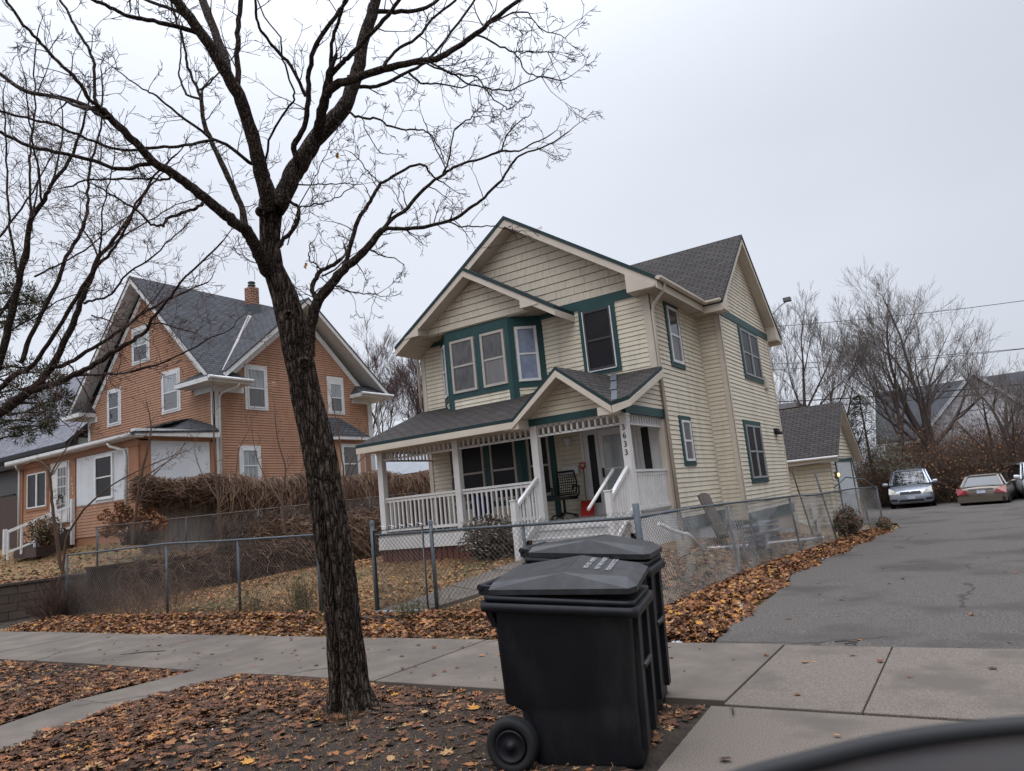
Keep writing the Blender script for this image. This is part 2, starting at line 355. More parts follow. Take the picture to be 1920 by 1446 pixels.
def gable_roof(par,name,mats,ridge,e0,e1,th=.09,fth=.17,fascia=None,soffit_inset=.04):
    """ridge=(A,B) two points, e0/e1 eave edges (A side,B side). shingle slab + fascia slab."""
    A,B=[Vector(p) for p in ridge]; rb=MB(); fb=MB()
    for ea,eb in (e0,e1):
        ea=Vector(ea); eb=Vector(eb)
        pts=[A,B,eb,ea]; n=(B-A).cross(eb-A)
        if n.z<0: pts=pts[::-1]
        rb.slab(pts,th,0,1)
        cx=sum(pts,Vector())/4
        q=[p+(cx-p)*.0+Vector((0,0,-th-.002)) for p in pts]
        ax=(B-A).normalized(); 
        q=[p+ax*(.02 if (p-cx).dot(ax)<0 else -.02) for p in q]
        fb.slab(q,fth,0,0)
    o=rb.build(name,mats,par); f=fb.build('fascia',fascia,par); return o
def grow(mb,p,d,L,r,lev,n=4,up=.1,spread=.5,m=0,mt=0,seg=5,kids=(3,5),rmin=.002,curl=.25,rnd=random,drop=.62,tipm=None):
    pts=[p]; q=p.copy(); d=d.normalized(); step=L/seg; dirs=[d]
    for k in range(seg):
        d=(d+Vector((rnd.uniform(-1,1),rnd.uniform(-1,1),rnd.uniform(-1,1)+up))*curl).normalized(); q=q+d*step; pts.append(q.copy()); dirs.append(d)
    rad=[max(rmin,r*(1-.75*k/seg)) for k in range(seg+1)]
    mb.tube(pts,rad,n if r>.02 else 3,m if r>.012 else mt,cap=False)
    if lev>0:
        nk=rnd.randint(*kids)
        for i in range(nk):
            t=rnd.uniform(.25,1); k=min(seg-1,int(t*seg)); pp=pts[k].lerp(pts[k+1],t*seg-k)
            a=dirs[k].orthogonal(); a.rotate(Matrix.Rotation(rnd.uniform(0,6.283),3,dirs[k]).to_quaternion())
            grow(mb,pp,dirs[k]+a*rnd.uniform(.6,1.3)*spread*2,L*drop*rnd.uniform(.7,1.15),rad[k]*.6,lev-1,n,up,spread,m,mt,max(3,seg-1),kids,rmin,curl,rnd,drop)
    return pts
# ================================================================== terrain
def sm(a,b,x): t=min(1,max(0,(x-a)/(b-a))); return t*t*(3-2*t)
def zd(y): return -.0135*max(0,y-8)
def gz(x,y):
    if x<-18.5 and y>9.9 or x<-20.4 and y>8.3: return .84+.95*sm(10,15,y)*sm(18.7,20.6,-x)+.12*sm(11,18,y)
    if y<8.2: return -.012
    base=.05+.50*sm(8.4,12.0,y)
    back=.28-.5*sm(17,26,y)
    b=base+(back-base)*sm(14.2,17,y)*sm(-7,-4.9,x)
    if y>24: b=min(b,.15)
    rx=sm(-3.9,-4.9,x) if False else 1-sm(-4.9,-3.6,x)
    lx=1-.75*sm(13.0,17.6,-x)
    z=b*lx; z=zd(y)-.02+(z-zd(y)+.02)*rx if rx<1 else z
    return z+.012*noise.noise(Vector((x*1.3,y*1.3,0)))
def patch(mb,x0,x1,y0,y1,st,fn,m=0):
    nx=max(1,round((x1-x0)/st)); ny=max(1,round((y1-y0)/st)); i0=len(mb.v)
    for j in range(ny+1):
        for i in range(nx+1):
            x=x0+(x1-x0)*i/nx; y=y0+(y1-y0)*j/ny; mb.v.append((x,y,fn(x,y)))
    for j in range(ny):
        for i in range(nx):
            a=i0+j*(nx+1)+i; mb.f.append((a,a+1,a+nx+2,a+nx+1)); mb.mi.append(m); mb.sm.append(True)
g=MB()
patch(g,-18.5,-3.0,7.28,27,.25,gz,0)
patch(g,-20.4,-18.5,7.28,9.9,.5,lambda x,y:-.02,1)
patch(g,-60,-20.4,8.3,9.9,.8,lambda x,y:gz(x,max(y,8.31)),0)
patch(g,-60,-18.5,9.9,60,1.0,lambda x,y:gz(x-.01,y+.01),0)
patch(g,-60,-20.4,7.28,8.3,1,lambda x,y:-.03,1)
def bl(x,y):
    if x>-1.95: return -.06-.06*(y<3)
    return .012*noise.noise(Vector((x*1.7,y*1.7,3)))+.045*sm(2.6,3.6,y)*(1-sm(4.6,5.4,y))-.025
patch(g,-60,40,2.55,5.5,.25,bl,1)
patch(g,-18.5,-3.0,27,60,1,lambda x,y:zd(y)-.05,0)
patch(g,-3.0,60,5.5,110,5,lambda x,y:zd(y)-.06-.35*(y>60),0)
patch(g,-300,60,60,700,40,lambda x,y:zd(60)-.1,0)
patch(g,60,500,-200,700,40,lambda x,y:-.8,0)
patch(g,-500,-60,-200,700,40,lambda x,y:-.3 if y<8 else 1.6,0)
patch(g,-60,60,-200,-40,40,lambda x,y:-.3,0)
tag(g.build('ground',[lawn,soil]),'brown winter lawn and bare soil','ground',kind='structure')
s=MB(); s.box(-60,60,-40,2.42,-.3,-.16); tag(s.build('street',asph),'asphalt street','street',kind='structure')
c=MB()
x=-60
while x<40:
    if not(-2.3<x<9): c.box(x+.008,x+2.99,2.42,2.6,-.3,.0+U_(-.004,.004))
    x+=3.0
tag(c.build('kerb',conc),'pale concrete kerb along the street','kerb',kind='structure')
# sidewalk slabs
s=MB(); x=-60.3; k=0; rr=random.Random(3)
while x<-2.3:
    x1=x+1.72
    a,b=(rr.uniform(-.006,.006) for _ in '..')
    s.hexa([(x+.008,5.4,-.08),(x1-.008,5.4,-.08),(x1-.008,7.3,-.08),(x+.008,7.3,-.08),(x+.008,5.4,.012+a),(x1-.008,5.4,.012+b),(x1-.008,7.3,.012+b),(x+.008,7.3,.012+a)])
    x=x1
for a,b in ((-2.0,-.911),(-.9,2.2),(2.21,5.4),(5.41,8.6)): s.box(x+.008 if a==-2.0 else a,b,5.325,7.27,-.08,.014,1)
for xx in range(9,40,2): s.box(xx+.01,xx+1.99,5.4,7.3,-.08,.012,0)
tag(s.build('sidewalk',[conc,concD],bevel=.006),'concrete pavement slabs running past the houses','pavement',kind='structure')
# walk across the boulevard, path, side slab, apron
s=MB()
s.hexa([(-8.05,4.04,-.08),(-7.27,4.04,-.08),(-7.24,5.38,-.08),(-8.05,5.38,-.08),(-8.05,4.04,.045),(-7.27,4.04,.045),(-7.24,5.38,.022),(-8.05,5.38,.022)])
s.hexa([(-7.75,2.62,-.08),(-6.8,2.62,-.08),(-7.27,4.02,-.08),(-8.05,4.02,-.08),(-7.75,2.62,.012),(-6.8,2.62,.012),(-7.27,4.02,.05),(-8.05,4.02,.05)])
tag(s.build('carriage_walk',conc,bevel=.006),'short concrete walk crossing the leafy strip','path',kind='structure')
s=MB()
ap=[(-2.75,2.43),(-1.78,3.6),(-1.9,5.31),(1.9,5.31),(1.9,2.43)]
s.slab([(x,y,.0 if y>3 else -.07) for x,y in ap],.12)
s.slab([(1.92,2.43,-.07),(1.92,5.31,.0),(8.6,5.31,.0),(9.5,2.43,-.07)][::-1],.12)
tag(s.build('driveway_apron',concD),'rough concrete driveway apron','driveway',kind='structure')
# asphalt driveway
ed=[(-2.5,7.3),(-2.62,8.1),(-2.64,9.5),(-2.72,10.9),(-2.98,13),(-2.95,15),(-2.78,17.9),(-2.3,24.7),(-2.6,27),(-5,30),(-6,44)]
dv=MB()
for (xa,ya),(xb,yb) in zip(ed,ed[1:]):
    for k in range(6):
        u=[(xa+(14-xa)*k/6,ya),(xa+(14-xa)*(k+1)/6,ya),(xb+(14-xb)*(k+1)/6,yb),(xb+(14-xb)*k/6,yb)]
        dv.poly([(p,q,zd(q)+.005) for p,q in u])
tag(dv.build('driveway',asph),'wide asphalt driveway leading to the back lot','driveway',kind='structure')
s=MB()
pp=[((-8.45,8.35),(-7.55,8.3)),((-8.15,9.3),(-7.3,9.0)),((-7.85,10.0),(-6.95,9.7)),((-7.5,10.8),(-6.3,10.5)),((-7.2,11.5),(-5.6,11.5))]
for (a,b),(c2,d2) in zip(pp,pp[1:]):
    P=[(*a,gz(*a)+.06),(*b,gz(*b)+.06),(*d2,gz(*d2)+.05),(*c2,gz(*c2)+.05)]; s.slab(P,.2)
s.box(-8.5,-7.5,8.22,8.34,-.05,.115)
tag(s.build('front_path',conc),'concrete path from the gate to the porch steps','path',kind='structure')
# retaining walls
def wallthing(label,boxes,m,cap=.06):
    o=MB()
    for b in boxes: o.box(*b,0); 
    cpp=MB()
    for x0,x1,y0,y1,z0,z1 in boxes: cpp.box(x0-.03,x1+.03,y0-.03,y1+.03,z1+.002,z1+cap)
    t=thing('retaining_wall',label,'retaining wall',(boxes[0][0],boxes[0][2],0)); o.build('wall',m,t); cpp.build('coping',m,t)
wallthing('brown block retaining wall holding up the orange house lawn at the left edge',[(-60,-20.55,8.18,8.38,-.1,.82),(-20.55,-20.35,8.18,9.98,-.1,.82),(-20.35,-18.72,9.8,9.98,-.1,.86)],block)
wallthing('long dark retaining wall between the two yards behind the chain-link fence',[(-18.72,-18.5,9.6,18,-.1,1.02),(-18.72,-18.5,18,40,-.1,1.3)],mat('dark_wall',(.075,.058,.047),.95,(.032,.026,.023),2.5,9,bump=.8,bscale=14,dist=.03))

# ================================================================== cream house
H=thing('cream_house','cream two-storey house with teal trim, bay windows and a white front porch','house',(-8.5,14.4,.5))
yF=14.4; XL=-11.64; XR=-5.31; XB=-4.77; YB=17.52; YR=22.5; RX=-8.47; RZ=8.33
FF=frame((0,yF,0),X); FR=frame((XR,0,0),Y); FB=frame((XB,0,0),Y); FK=frame((0,YB,0),X); FLw=frame((XL,0,0),-Y)
wl=MB()
wl.box(XL+.02,XR-.02,yF+.02,YR,.45,5.9,1); wl.box(XR-.05,XB-.02,YB+.02,YR,.2,5.9,1)
siding(wl,FF,[(XL,1.1),(XR,1.1),(XR,5.75),(XL,5.75)])
siding(wl,FR,[(yF,.95),(YB,.95),(YB,5.75),(yF,5.75)])
siding(wl,FK,[(XR,.6),(XB,.6),(XB,5.75),(XR,5.75)])
siding(wl,FB,[(YB,.82),(YR,.82),(YR,5.72),(YB,5.72)])
siding(wl,FB,[(YB-.0,5.9),(YR+.02,5.9),((YB+YR)/2,8.15)],d0=.0)
siding(wl,FLw,[(-YR,.8),(-yF,.8),(-yF,5.75),(-YR,5.75)])
wl.box(XL,XR,YR,YR+.02,.4,5.9,1)
wl.build('wall',[cream,soff],H)
sh=MB(); siding(sh,FF,[(XL,5.93),(XR,5.93),(XR,5.98),(RX,8.16),(XL,5.98)],.19,.016,gap=.012,seams=True); sh.build('gable_wall',shake,H)
fo=MB(); fo.box(XL+.03,XR-.005,yF+.03,YR-.03,.1,.7); fo.box(XR-.1,XB-.03,YB+.03,YR-.03,-.1,.56)
fo.build('foundation',mat('foundation_paint',(.42,.42,.43),.8,(.3,.3,.31),5),H)
# trim: frieze bands, corner boards, base bands
t=MB()
t.obox(FF,XL,XR+.028,5.73,5.93,0,.03); t.obox(FR,yF,YB,5.72,5.925,0,.028); t.obox(FK,XR,XB,5.72,5.92,0,.028); t.obox(FB,YB-.03,YR+.03,5.7,5.9,0,.03)
t.obox(FR,yF+.1,YB,.68,.95,0,.03); t.obox(FB,YB,YR,.56,.82,0,.03); t.obox(FK,XR+.03,XB+.03,.5,.68,.002,.03)
t.build('frieze_band',teal,H)
t=MB()
t.obox(FF,XR-.16,XR+.026,1.1,5.728,0,.026); t.obox(FR,yF-.026,yF+.1,.45,5.718,0,.024)
t.obox(FF,XL-.02,XL+.1,1.1,5.728,0,.026)
t.obox(FR,YB-.06,YB-.002,.5,5.715,0,.024)
t.obox(FK,XB-.1,XB+.024,.68,5.715,0,.026); t.obox(FB,YB-.026,YB+.1,.82,5.695,0,.024); t.obox(FB,YR-.08,YR+.03,.82,5.695,0,.024)
t.build('corner_board',cream_t,H)
# main gable roof (ridge along y) and back gable (ridge along x)
yo=13.95
gable_roof(H,'roof',[shing,edge_t],((RX,yo,RZ),(RX,YR+.4,RZ)),((-12.0,yo,5.93),(-12.0,YR+.4,5.93)),((-4.94,yo,5.93),(-4.94,YR-2.6,5.93)),fascia=cream_t)
yc=(YB+YR)/2
gable_roof(H,'roof',[shing,mat('dark_edge',(.012,.022,.024),.6)],((-8.6,yc,RZ+.02),(-4.46,yc,RZ+.02)),((-8.6,16.98,5.9),(-4.46,16.98,5.9)),((-8.6,YR+.58,5.86),(-4.46,YR+.58,5.86)),fascia=cream_t)
# boxed soffits and returns
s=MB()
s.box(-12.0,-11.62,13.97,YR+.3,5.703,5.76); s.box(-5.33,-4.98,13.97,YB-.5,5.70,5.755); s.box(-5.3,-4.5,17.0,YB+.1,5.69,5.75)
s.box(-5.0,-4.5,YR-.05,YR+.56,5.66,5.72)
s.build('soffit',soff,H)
s=MB()
def ret(a,b,y0,y1,zb,zt,x2):  # wedge-ended eave return
    s.hexa([(a,y0,zb),(b,y0,zb),(b,y1,zb),(a,y1,zb),(a,y0,zt if abs(a)<abs(x2) or True else zt),(b,y0,zt),(b,y1,zt),(a,y1,zt)])
s.hexa([(-5.62,13.955,5.72),(-4.99,13.955,5.72),(-4.99,14.38,5.72),(-5.62,14.38,5.72),(-5.62,13.955,6.17),(-4.99,13.955,5.77),(-4.99,14.38,5.77),(-5.62,14.38,6.17)])
s.hexa([(-11.95,13.955,5.72),(-11.32,13.955,5.72),(-11.32,14.38,5.72),(-11.95,14.38,5.72),(-11.95,13.955,5.77),(-11.32,13.955,6.17),(-11.32,14.38,6.17),(-11.95,14.38,5.77)])
s.hexa([(-4.76,YR-.02,5.68),(-4.47,YR-.02,5.68),(-4.47,YR+.55,5.68),(-4.76,YR+.55,5.68),(-4.76,YR-.02,6.12),(-4.47,YR-.02,6.12),(-4.47,YR+.55,5.72),(-4.76,YR+.55,5.72)])
s.hexa([(-4.76,17.0,5.68),(-4.47,17.0,5.68),(-4.47,17.5,5.68),(-4.76,17.5,5.68),(-4.76,17.0,5.72),(-4.47,17.0,5.72),(-4.47,17.5,6.1),(-4.76,17.5,6.1)])
s.build('eave_return',cream_t,H)
# gutters + downspouts
gt=MB()
gt.tube([(-4.88,13.9,5.87),(-4.88,16.9,5.87),(-4.5,16.9,5.87)],.048,8)
gt.box(-4.95,-4.82,13.93,16.9,5.86,5.905); gt.box(-4.95,-4.48,16.84,16.97,5.862,5.907)
gt.tube([(-12.05,13.95,5.84),(-12.05,22,5.84)],.06,8)
gt.build('gutter',cream_t,H)
gt=MB(); gt.tube([(-4.9,14.3,5.82),(-4.95,14.3,5.68),(-5.2,14.33,5.45),(-5.25,14.34,5.3),(-5.25,14.34,.5)],.035,6)
gt.tube([(-12.0,14.2,5.8),(-11.95,14.25,5.66),(-11.72,14.3,5.6),(-11.70,14.3,5.5),(-11.70,14.3,4.2)],.03,6); gt.build('downspout',cream_t,H)
# bay (two storeys)
bf=13.9; bx0,bx1=-10.43,-8.60; wx0,wx1=-10.95,-8.02
F1=frame((0,bf,0),X)
dR=Vector((wx1-bx1,yF-bf,0)); LR=dR.length; F2=(Vector((bx1,bf,0)),dR.normalized(),dR.normalized().cross(Z))
dL=Vector((bx0-wx0,bf-yF,0)); LL=dL.length; F3=(Vector((wx0,yF,0)),dL.normalized(),dL.normalized().cross(Z))
b=MB()
for z0,z1 in ((3.8,5.9),(1.16,3.3)):
    b.slab([(bx0+.01,bf+.02,z1),(bx1-.01,bf+.02,z1),(wx1-.02,yF+.05,z1),(wx0+.02,yF+.05,z1)],z1-z0,0)
    for Fq,a0,a1 in ((F1,bx0,bx1),(F2,0,LR),(F3,0,LL)): siding(b,Fq,[(a0,z0),(a1,z0),(a1,z1),(a0,z1)])
b.build('bay',cream,H)
t=MB()
for Fq,a0,a1 in ((F1,bx0,bx1),(F2,0,LR),(F3,0,LL)):
    t.obox(Fq,a0-.02,a1+.02,5.62,5.92,0,.03); t.obox(Fq,a0,a1,4.18,4.3,0,.03)
    t.obox(Fq,a0-.025,a0+.11,3.8,5.62,0,.034); t.obox(Fq,a1-.11,a1+.025,3.8,5.62,0,.034)
    t.obox(Fq,a0-.02,a1+.02,3.06,3.3,0,.03); t.obox(Fq,a0,a1,1.56,1.68,0,.03)
    t.obox(Fq,a0-.025,a0+.11,1.16,3.06,0,.034); t.obox(Fq,a1-.11,a1+.025,1.16,3.06,0,.034)
t.obox(F1,-9.57,-9.42,4.3,5.62,0,.033); t.obox(F1,-9.59,-9.44,1.68,3.06,0,.033)
t.build('bay_trim',teal,H)
for a0,a1,gm,g2 in ((bx0+.13,-9.59,screenL,screenL),(-9.40,bx1-.13,screenL,curtD)): window(H,F1,a0,a1,4.31,5.6,sash,gm,gm2=g2,fw=.06)
window(H,F2,.13,LR-.13,4.31,5.6,wsash,bluish,fw=.06); window(H,F3,.13,LL-.13,4.31,5.6,wsash,screenL,fw=.06)
for a0,a1 in ((bx0+.13,-9.61),(-9.42,bx1-.13)): window(H,F1,a0,a1,1.7,3.04,sash,screen,fw=.05)
window(H,F2,.13,LR-.13,1.7,3.04,sash,screen,fw=.05); window(H,F3,.13,LL-.13,1.7,3.04,sash,screen,fw=.05)
# small gable over the bay
sx0,sx1,sxc,sgz,sez=-11.7,-7.12,-9.45,7.2,5.72
gable_roof(H,'bay_roof',[shing,edge_t],((sxc,13.45,sgz),(sxc,yF+.3,sgz)),((sx0,13.45,sez),(sx0,yF+.02,sez)),((sx1,13.45,sez),(sx1,yF-.0,sez)),fascia=cream_t,th=.08,fth=.15)
sg=MB(); Fg=frame((0,13.84,0),X)
sg.box(-11.2,-7.7,13.86,yF,5.86,5.9,0); siding(sg,Fg,[(-11.2,5.87),(-7.7,5.87),(sxc,6.93)],.165,.016,gap=.012,seams=True); sg.build('bay_gable',shake,H)
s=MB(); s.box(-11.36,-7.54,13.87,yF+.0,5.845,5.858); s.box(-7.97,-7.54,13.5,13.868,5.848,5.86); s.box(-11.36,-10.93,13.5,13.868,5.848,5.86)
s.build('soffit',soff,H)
s=MB()
s.hexa([(-7.97,13.455,5.84),(-7.52,13.455,5.84),(-7.52,13.83,5.84),(-7.97,13.83,5.84),(-7.97,13.455,6.05),(-7.52,13.455,5.86),(-7.52,13.83,5.86),(-7.97,13.83,6.05)])
s.hexa([(-11.38,13.455,5.84),(-10.93,13.455,5.84),(-10.93,13.83,5.84),(-11.38,13.83,5.84),(-11.38,13.455,5.86),(-10.93,13.455,6.05),(-10.93,13.83,6.05),(-11.38,13.83,5.86)])
s.build('eave_return',cream_t,H)
# upper right window
window(H,FF,-6.9,-6.23,4.3,5.65,mat('dark_sash',(.05,.045,.05),.5),screen,fw=.045,trim=teal,tw=.11,tt=.09)
t=MB(); 
for a in (-6.905,-6.225): t.obox(FF,a-.012,a+.012,4.29,5.66,.03,.062)
t.obox(FF,-6.9,-6.23,4.27,4.29,.03,.066); t.build('screen_frame',wsash,H)
# side windows
window(H,FR,15.3,15.98,4.32,5.62,wsash,glass,fw=.06,trim=teal,tw=.1,tt=.08,gm2=screenL)
window(H,FR,15.28,15.82,2.12,3.02,wsash,curtD,fw=.05,trim=teal,tw=.1)
window(H,FB,19.3,21.05,4.34,5.6,gsash,screen,n=2,fw=.045,trim=teal,tw=.11,tt=.08)
window(H,FB,18.42,19.85,1.62,2.97,gsash,screen,n=2,fw=.045,trim=teal,tw=.12)
t=MB(); t.obox(FB,21.2,21.5,4.12,4.45,0,.09); t.build('meter_box',cream_t,H,bevel=.01)
t=MB(); t.obox(FB,21.5,21.85,2.88,2.98,0,.1); t.obox(FB,21.55,21.85,2.8,2.88,.02,.18); t.build('dryer_vent',blackp,H,bevel=.01)
t=MB(); t.tube([(-4.5,22.6,6.5),(-4.3,22.85,6.75),(-4.1,23.0,6.9)],.02,6); t.box(-4.2,-3.98,22.9,23.1,6.88,7.0); t.build('floodlight',mat('grey_metal',(.16,.16,.17),.5),H,bevel=.02)
# porch ---------------------------------------------------------------
py=12.4; DZ=1.16
d=MB(); d.box(XL,XR-.02,py,yF-.02,DZ-.05,DZ); d.build('porch_floor',mat('porch_boards',(.3,.29,.28),.7,(.22,.21,.2),5,stretch=(1,8,1)),H)
d=MB(); d.box(XL-.01,-7.42,py-.025,py+.02,.84,DZ-.052); d.box(XR-.045,XR-.005,py,yF-.03,.35,DZ-.052); d.box(-7.42,XR,py-.02,py+.02,.84,DZ-.054); d.box(XL-.02,XL+.02,py,yF,.84,DZ-.052); d.build('porch_skirt',white,H)
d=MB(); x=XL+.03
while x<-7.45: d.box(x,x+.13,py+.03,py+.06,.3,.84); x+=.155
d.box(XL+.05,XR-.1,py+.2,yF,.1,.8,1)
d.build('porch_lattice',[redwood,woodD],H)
for px_ in (-11.57,-9.40,-7.42,-5.47):
    d=MB(); d.box(px_-.0,px_+.15,py,py+.15,DZ,3.08); d.box(px_-.012,px_+.162,py-.012,py+.162,2.98,3.06); d.build('porch_post',white,H,bevel=.006)
d=MB(); d.box(XR-.14,XR-.02,yF-.14,yF-.03,DZ,3.0); d.build('porch_post',cream_t,H)
def railing(A,B,z0,z1,step=.115,mats=white,par=H,nm='railing'):
    A=Vector(A);B=Vector(B); L=(B-A).length; d=MB(); n=max(1,int(L/step))
    d.beam(A+Z*z1,B+Z*z1,.07,.045); d.beam(A+Z*z0,B+Z*z0,.045,.06)
    d.beam(A+Z*(z1-.06),B+Z*(z1-.06),.03,.05)
    for k in range(1,n):
        p=A.lerp(B,k/n); d.beam(p+Z*z0,p+Z*(z1-.03),.035,.035,up=(B-A).normalized())
    d.build(nm,mats,par)
ym=py+.07
railing((-11.42,ym,DZ),(-9.40,ym,DZ),.1,.8,.118); railing((-9.25,ym,DZ),(-7.42,ym,DZ),.1,.8,.118)
railing((XR-.08,py+.15,DZ),(XR-.08,yF-.14,DZ),.1,.8,.118); railing((XL+.1,py+.15,DZ),(XL+.1,yF-.05,DZ),.1,.8,.118)
def frieze(A,B,z0=2.85,z1=3.04):
    A=Vector(A);B=Vector(B); L=(B-A).length; d=MB(); n=max(2,int(L/.125))
    d.beam(A+Z*z0,B+Z*z0,.04,.04); d.beam(A+Z*z1,B+Z*z1,.04,.05)
    for k in range(1,n):
        p=A.lerp(B,k/n); d.beam(p+Z*z0,p+Z*z1,.04,.035,up=(B-A).normalized())
    d.build('spindle_frieze',white,H)
frieze((-11.42,ym,0),(-9.40,ym,0)); frieze((-9.25,ym,0),(-7.42,ym,0)); frieze((-7.27,ym,0),(-5.47,ym,0)); frieze((XR-.08,py+.15,0),(XR-.08,yF-.03,0)); frieze((XL+.1,py+.15,0),(XL+.1,yF-.03,0))
# porch roof
ye=11.93; zE=3.22; zW=4.12
pr=MB()
pr.slab([(-11.75,ye,zE),(-7.5,ye,zE),(-6.5,yF-.02,zW),(-11.75,yF-.02,zW)],.07,0,1)
pr.slab([(-7.5,ye,zE),(-6.44,ye,4.06),(-6.44,yF-.02,4.06+.02),(-6.6,yF-.02,zW-.04)],.07,0,1)
pr.slab([(-6.44,ye,4.06),(-5.37,ye,zE),(-6.3,yF-.03,zW-.04),(-6.44,yF-.02,4.08)],.07,0,1)
pr.slab([(-5.37,ye,zE),(-5.12,ye+.25,zE+.09),(-5.12,yF-.3,zW-.06),(-5.28,yF-.3,zW-.06),(-5.29,yF-.02,zW),(-6.35,yF-.02,zW)],.07,0,1)
pr.build('porch_roof',[shing,edge_t],H)
fa=MB()
def rake(a,b,h=.13,w=.03):
    a=Vector(a);b=Vector(b); fa.hexa([a,b,b+Y*w,a+Y*w]+[p+Z*h for p in (a,b,b+Y*w,a+Y*w)])
rake((-11.74,ye+.0,zE-.2),(-7.55,ye,zE-.2)); rake((-7.55,ye+.002,zE-.21),(-6.44,ye+.002,3.86)); rake((-6.44,ye+.002,3.86),(-5.38,ye+.002,zE-.21))
fa.hexa([(-5.37,ye+.01,zE-.21),(-5.34,ye+.01,zE-.21),(-5.1,ye+.27,zE-.1),(-5.13,ye+.27,zE-.1),(-5.37,ye+.01,zE-.075),(-5.34,ye+.01,zE-.075),(-5.1,ye+.27,zE+.015),(-5.13,ye+.27,zE+.015)])
fa.hexa([(-5.14,ye+.27,zE-.1),(-5.11,ye+.27,zE-.1),(-5.11,yF-.3,zW-.27),(-5.14,yF-.3,zW-.27),(-5.14,ye+.27,zE+.015),(-5.11,ye+.27,zE+.015),(-5.11,yF-.3,zW-.135),(-5.14,yF-.3,zW-.135)])
fa.box(-7.72,-7.4,ye+.035,py+.1,3.0,3.18); fa.box(-5.68,-5.38,ye+.035,py-.03,3.0,3.15)
fa.build('fascia',cream_t,H)
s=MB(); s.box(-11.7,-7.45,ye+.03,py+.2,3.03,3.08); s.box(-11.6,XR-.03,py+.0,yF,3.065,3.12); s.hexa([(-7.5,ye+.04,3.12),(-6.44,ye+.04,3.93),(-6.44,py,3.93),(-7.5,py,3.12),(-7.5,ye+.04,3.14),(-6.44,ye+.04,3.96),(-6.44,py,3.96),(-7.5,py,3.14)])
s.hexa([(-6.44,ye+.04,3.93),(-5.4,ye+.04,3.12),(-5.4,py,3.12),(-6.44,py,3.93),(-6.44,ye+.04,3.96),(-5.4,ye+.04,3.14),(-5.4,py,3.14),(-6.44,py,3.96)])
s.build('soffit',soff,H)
pg=MB(); siding(pg,frame((0,py-.02,0),X),[(-7.42,3.18),(-5.44,3.18),(-6.44,3.93)]); siding(pg,frame((XR-.02,0,0),Y),[(py-.1,3.18),(yF-.02,3.18),(yF-.02,zW-.1),(py-.1,3.28)]); pg.build('porch_gable',cream,H)
t=MB(); t.box(-7.42,-5.45,py-.04,py+.0,3.06,3.2); t.box(XR-.04,XR+.01,py-.02,yF-.03,3.03,3.2); t.build('porch_band',teal,H)
t=MB(); t.hexa([(-5.62,12.02,3.50),(-5.5,12.02,3.40),(-6.22,14.3,4.10),(-6.36,14.3,4.12),(-5.62,12.02,3.53),(-5.46,12.02,3.44),(-6.2,14.3,4.14),(-6.38,14.3,4.16)]); 
t=MB()
for k in range(3):
    a=k/3; b_=(k+1)/3; p=lambda q,s_: Vector((-5.37-.95*q+s_*.07,ye+.12+2.3*q,zE+.045+.9*q*.95+.02*(k)))
    t.poly([p(a,-1),p(a,1),p(b_,1)+Z*.0,p(b_,-1)])
t.build('valley_flashing',mat('lead_flashing',(.1,.11,.125),.6,metal=.2),H)
# steps
st=MB()
for k in range(3): st.box(-7.25,-5.5,py-.03-.28*(k+1),py-.03-.28*k,.35,DZ-.15*(k+1)); st.box(-7.27,-5.48,py-.05-.28*(k+1),py-.03-.28*k,DZ-.15*(k+1)+.002,DZ-.15*(k+1)+.03)
st.build('porch_steps',mat('worn_step_paint',(.46,.45,.44),.6,(.36,.35,.34),5),H)
for xx in (-7.36,-5.42):
    d=MB(); d.box(xx-.055,xx+.055,11.42,11.53,.3,1.62); d.box(xx-.065,xx+.065,11.41,11.54,1.62,1.645)
    d.build('newel_post',white,H,bevel=.005)
    d=MB(); a=Vector((xx,11.55,1.52)); b2=Vector((xx,py,2.02)); d.beam(a,b2,.07,.06); a2=Vector((xx,11.55,.78)); b3=Vector((xx,py,1.26)); d.beam(a2,b3,.05,.07)
    for k in range(1,7): p=a.lerp(b2,k/7); q=a2.lerp(b3,k/7); d.beam(q,p,.035,.035,up=Y)
    d.build('stair_rail',white,H)
d=MB(); d.tube([(-5.75,11.3,1.35),(-5.75,12.5,2.02)],.03,8); d.build('grab_rail',white,H)
# entrance
e=MB(); Fd=FF
e.obox(Fd,-7.31,-5.47,DZ,3.06,.0,.03); e.obox(Fd,-7.31,-7.25,DZ,3.06,.03,.06); e.obox(Fd,-6.93,-6.87,DZ,3.06,.03,.07); e.obox(Fd,-6.03,-5.97,DZ,3.06,.03,.07); e.obox(Fd,-5.53,-5.47,DZ,3.06,.03,.06); e.obox(Fd,-7.31,-5.47,3.0,3.06,.03,.075)
e.build('door_surround',white,H)
for a in (-7.13,-5.87):
    e=MB(); e.obox(Fd,a-.02,a,1.4,2.92,.03,.045); e.obox(Fd,a+.17,a+.19,1.4,2.92,.03,.045); e.obox(Fd,a,a+.17,2.9,2.92,.03,.045); e.obox(Fd,a,a+.17,1.4,1.42,.03,.045)
    o=e.build('sidelight',white,H); e=MB(); e.obox(Fd,a,a+.17,1.42,2.9,.028,.036); q=e.build('pane',screen,o); q.location=(0,0,0)
e=MB(); e.obox(Fd,-6.86,-6.04,DZ+.02,2.98,.03,.055); e.obox(Fd,-6.86,-6.76,DZ+.02,2.98,.055,.075); e.obox(Fd,-6.14,-6.04,DZ+.02,2.98,.055,.075); e.obox(Fd,-6.76,-6.14,2.84,2.98,.055,.075); e.obox(Fd,-6.76,-6.14,DZ+.02,1.4,.055,.073); e.obox(Fd,-6.76,-6.14,2.1,2.14,.055,.073)
do=e.build('door',white,H)
